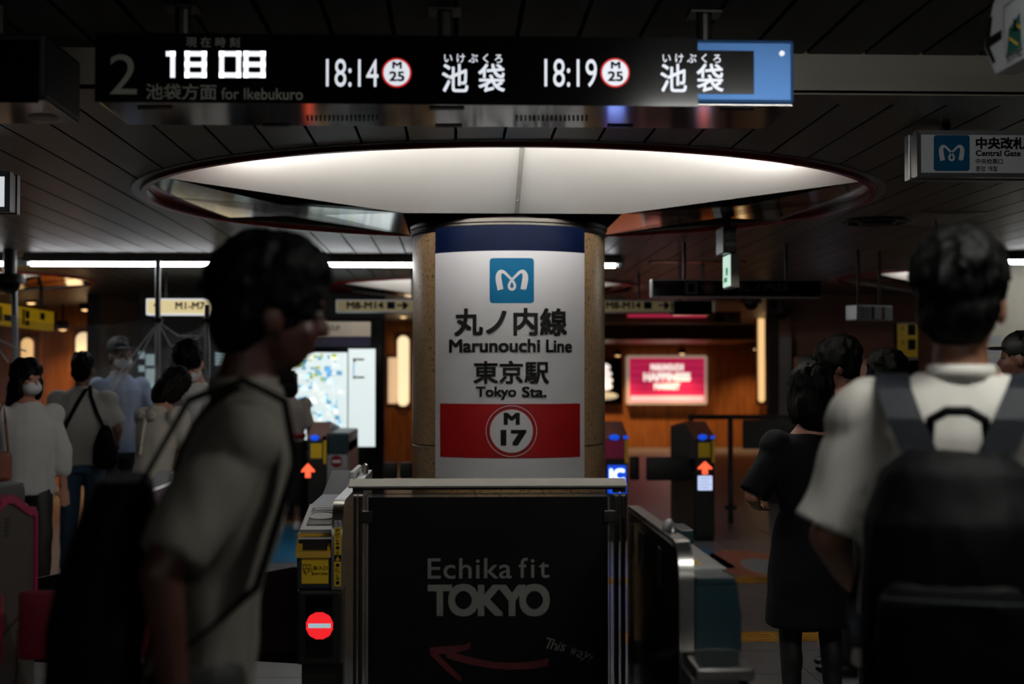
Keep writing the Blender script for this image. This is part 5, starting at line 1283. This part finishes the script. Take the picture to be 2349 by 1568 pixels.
# warm lights on the far walls
def wall_light(pa, pya, pb, pyb, Y, label, k=E_warm):
    a, b = P(pa, pyb, Y), P(pb, pya, Y)
    t = thing('wall_light', label, 'wall light', ((a.x + b.x) / 2, Y, a.z), group='warm wall lights')
    r = (b.x - a.x) / 2
    part('diffuser', MB().cap(((a.x + b.x) / 2, Y - r, a.z + r), ((a.x + b.x) / 2, Y - r, b.z - r), r, n=16), k, t, smooth=True)
    part('back_plate', MB().box(a.x - .03, b.x + .03, Y - .012, Y, a.z - .04, b.z + .04, .004), M_woodd, t)
wall_light(912, 770, 939, 931, 24.98, 'tall warm wall light just left of the granite pillar', emit('warm_strip_pale', (255, 226, 178), 1.15, lamp=True))
wall_light(1738, 712, 1752, 922, 24.0, 'tall warm strip light on the wooden side wall right of the pink poster')
wall_light(52, 775, 80, 900, 19.98, 'warm wall light above the masked woman')
wall_light(178, 762, 214, 870, 19.98, 'bright warm wall light above the crossbody bag man', MATS['warm_strip_pale'])
t = thing('lit_poster', 'small pale lit poster beside the tall warm wall light', 'poster', (X(900, 24.9), 24.9, Z(925, 24.9)))
part('frame', rect_px(MB(), 887, 816, 912, 928, 24.98, .03), M_woodd, t); part('print', rect_px(MB(), 890, 820, 910, 925, 24.95, .004), emit('poster_tan', (224, 190, 150), .75), t)
def downlight(px, py, Y, label, z=None, power=30, color=(1, .62, .3), spot=True):
    x = X(px, Y); z = z or Z(py, Y)
    t = thing('ceiling_downlight', label, 'downlight', (x, Y, z), group='warm downlights')
    part('can', MB().lathe([(.04, 0), (.075, 0), (.08, .02), (.08, .12), (.04, .12)], n=24), M_brownd, t, True)
    part('bulb', MB().ell((0, 0, .012), (.06, .06, .03)), E_spot, t, True, True)
    part('stem', MB().cap((0, 0, .1), (0, 0, max(.13, CEIL - z)), .015, flat=True), M_brownd, t, True)
    if spot:
        l = bpy.data.lights.new('downlight_lamp', 'SPOT'); l.energy = power; l.color = color; l.spot_size = R(120); l.spot_blend = .8; l.shadow_soft_size = .06
        lo = bpy.data.objects.new('downlight_lamp', l); col.objects.link(lo); lo.parent = t; lo.location = (0, -.0, -.03); lo['kind'] = 'helper'
    return t
for px, py, Y, lb, pw in ((70, 697, 18.6, 'warm downlight over the left wood wall near the yellow sign', 60), (195, 712, 19.3, 'warm downlight over the wall light behind the crossbody bag man', 70), (143, 757, 19.6, 'small warm downlight low between the two left wall lights', 12), (240, 762, 19.6, 'small warm downlight left of the attendant', 12),
                          (925, 727, 23.5, 'warm downlight close to the left side of the granite pillar', 60), (1417, 815, 29.7, 'warm spot right beside the pillar above the black poster', 110), (1565, 811, 29.7, 'warm spot shining above the pink poster', 110), (1735, 800, 29.7, 'warm spot at the far right end of the shop wall', 80), (1560, 700, 24.5, 'warm downlight hidden behind the black screen box', 170), (1742, 690, 22, 'warm downlight over the wooden side wall', 60)):
    downlight(px, py, Y, lb, power=pw)
t = thing('lit_poster', 'glowing pink poster with white lettering on the far shop wall', 'poster', (X(1530, 30.2), 30.2, Z(927, 30.2)))
YP = 30.3
part('frame', MB().prism([(P(a, b, YP).x, P(a, b, YP).z) for a, b in ((1438, 818), (1441, 815), (1619, 815), (1622, 818), (1622, 924), (1619, 927), (1441, 927), (1438, 924))], YP, YP + .15, 'y'), mat('poster_frame', (220, 200, 180), .5, emis=.35), t)
pr = part('print', rect_px(MB(), 1444, 821, 1616, 921, YP, .01), E_poster, t)
for s_, a, b, c_, d in (('MARUNOUCHI', 1492, 834, 1568, 850), ('HAPPINESS', 1476, 854, 1584, 874), ('MARKET', 1500, 878, 1560, 893)):
    part('lettering', text_box(MB(), s_, a, b, c_, d, YP - .01, .06), E_posterw, pr)
part('bottom_strip', rect_px(MB(), 1446, 907, 1614, 920, YP, .003, .01), emit('pale_pink', (250, 190, 190), .85), pr)
for i in range(5): part('stripe', rect_px(MB(), 1446, 826 + i * 16, 1614, 830 + i * 16, YP, .001, .01), emit('deep_pink', (206, 30, 80), .5), pr)
t = thing('lit_poster', 'black poster with a white heap on the shop wall beside the pillar', 'poster', (X(1390, 30.2), 30.2, Z(927, 30.2)))
part('board', rect_px(MB(), 1352, 822, 1426, 926, YP + .199, .15), M_black, t)
for i, (y_, w) in enumerate(((842, 16), (857, 20), (872, 22), (886, 21), (908, 34))):
    part('white_shape', MB().ell(P(1384, y_, YP + .04), (w * YP / FPX, .02, 9 * YP / FPX)), E_posterw if i < 4 else emit('dim_poster', (190, 190, 170), .4), t)

# barrier fence, right
t = thing('steel_fence', 'black tube fence with a dark panel left of the navy dress woman', 'fence', (X(1680, 14.6), 14.6, 0))
YF = 14.6
part('rail', MB().cap(P(1582, 956, YF), P(1990, 956, YF), .025, n=10), M_dark, t)
for px in (1585, 1675, 1960):
    z1_ = Z(956, YF); part('post', MB().cap((X(px, YF), YF, 0), (X(px, YF), YF, z1_), .028, n=10, flat=True), M_blackm, t)
    part('foot_clamp', MB().ell((X(px, YF), YF, Z(1165, YF)), (.07, .07, .03)), M_dark, t)
part('dark_panel', MB().box(X(1703, YF), X(1950, YF), YF - .01, YF + .01, Z(1030, YF), Z(963, YF), .004), M_blackm, t)
# right-hand machines and wall things
t = thing('ticket_machine', 'ticket machine with white and blue screens behind the dark haired man', 'machine', (X(1925, 15.4), 15.4, 0))
YK = 15.4
part('cabinet', MB().box(X(1855, YK), X(2060, YK), YK, YK + .7, 0, Z(815, YK), .03), M_brown, t)
part('white_screen', rect_px(MB(), 1880, 842, 1918, 874, YK, .01), E_sign, t); part('blue_screen', rect_px(MB(), 1903, 884, 1928, 912, YK, .01), E_blue, t); part('screen_head', rect_px(MB(), 1903, 876, 1932, 884, YK, .01), mat('screen_grey', (90, 110, 116), .4, emis=.15), t)
part('grey_plate', rect_px(MB(), 1830, 814, 1885, 836, YK, .02), mat('plate_olive', (70, 70, 62), .5), t)
flat_sign('yellow_sign', 'yellow wall sign with black blocks left of the backpack man', 2056, 740, 2108, 822, 12.5, M_yellow, M_black, .08, (('✕', 2066, 748, 2076, 758, M_ink, 0), ('✕', 2066, 780, 2076, 790, M_ink, 0)), hang=False)
for o_ in [o for o in bpy.data.objects if o.get('label', '').startswith('yellow wall sign')]:
    for y_ in (744, 778): part('black_block', rect_px(MB(), 2083, y_, 2100, y_ + 24, 12.496, .002), M_ink, o_)
    part('stand', MB().box(X(2056, 12.5), X(2108, 12.5), 12.5, 12.58, 0, Z(822, 12.5), .004), M_black, o_)
w = thing('wall_column', None, None, (X(2320, 11.9), 12.2, 0), kind='structure')
part('column', MB().box(X(2262, 11.9), X(2500, 11.9), 11.9, 12.6, 0, CEIL), mat('cream_wall', (206, 198, 180), .6, var=.04), w)
for i in range(3): part('notice', rect_px(MB(), 2268, 770 + i * 24, 2296, 788 + i * 24, 11.9, .004), M_signw, w)
tube_lamp(X(2300, 11.2), X(2720, 11.2), 11.2, CEIL, 'white tube lamp at the right edge above the capped person')
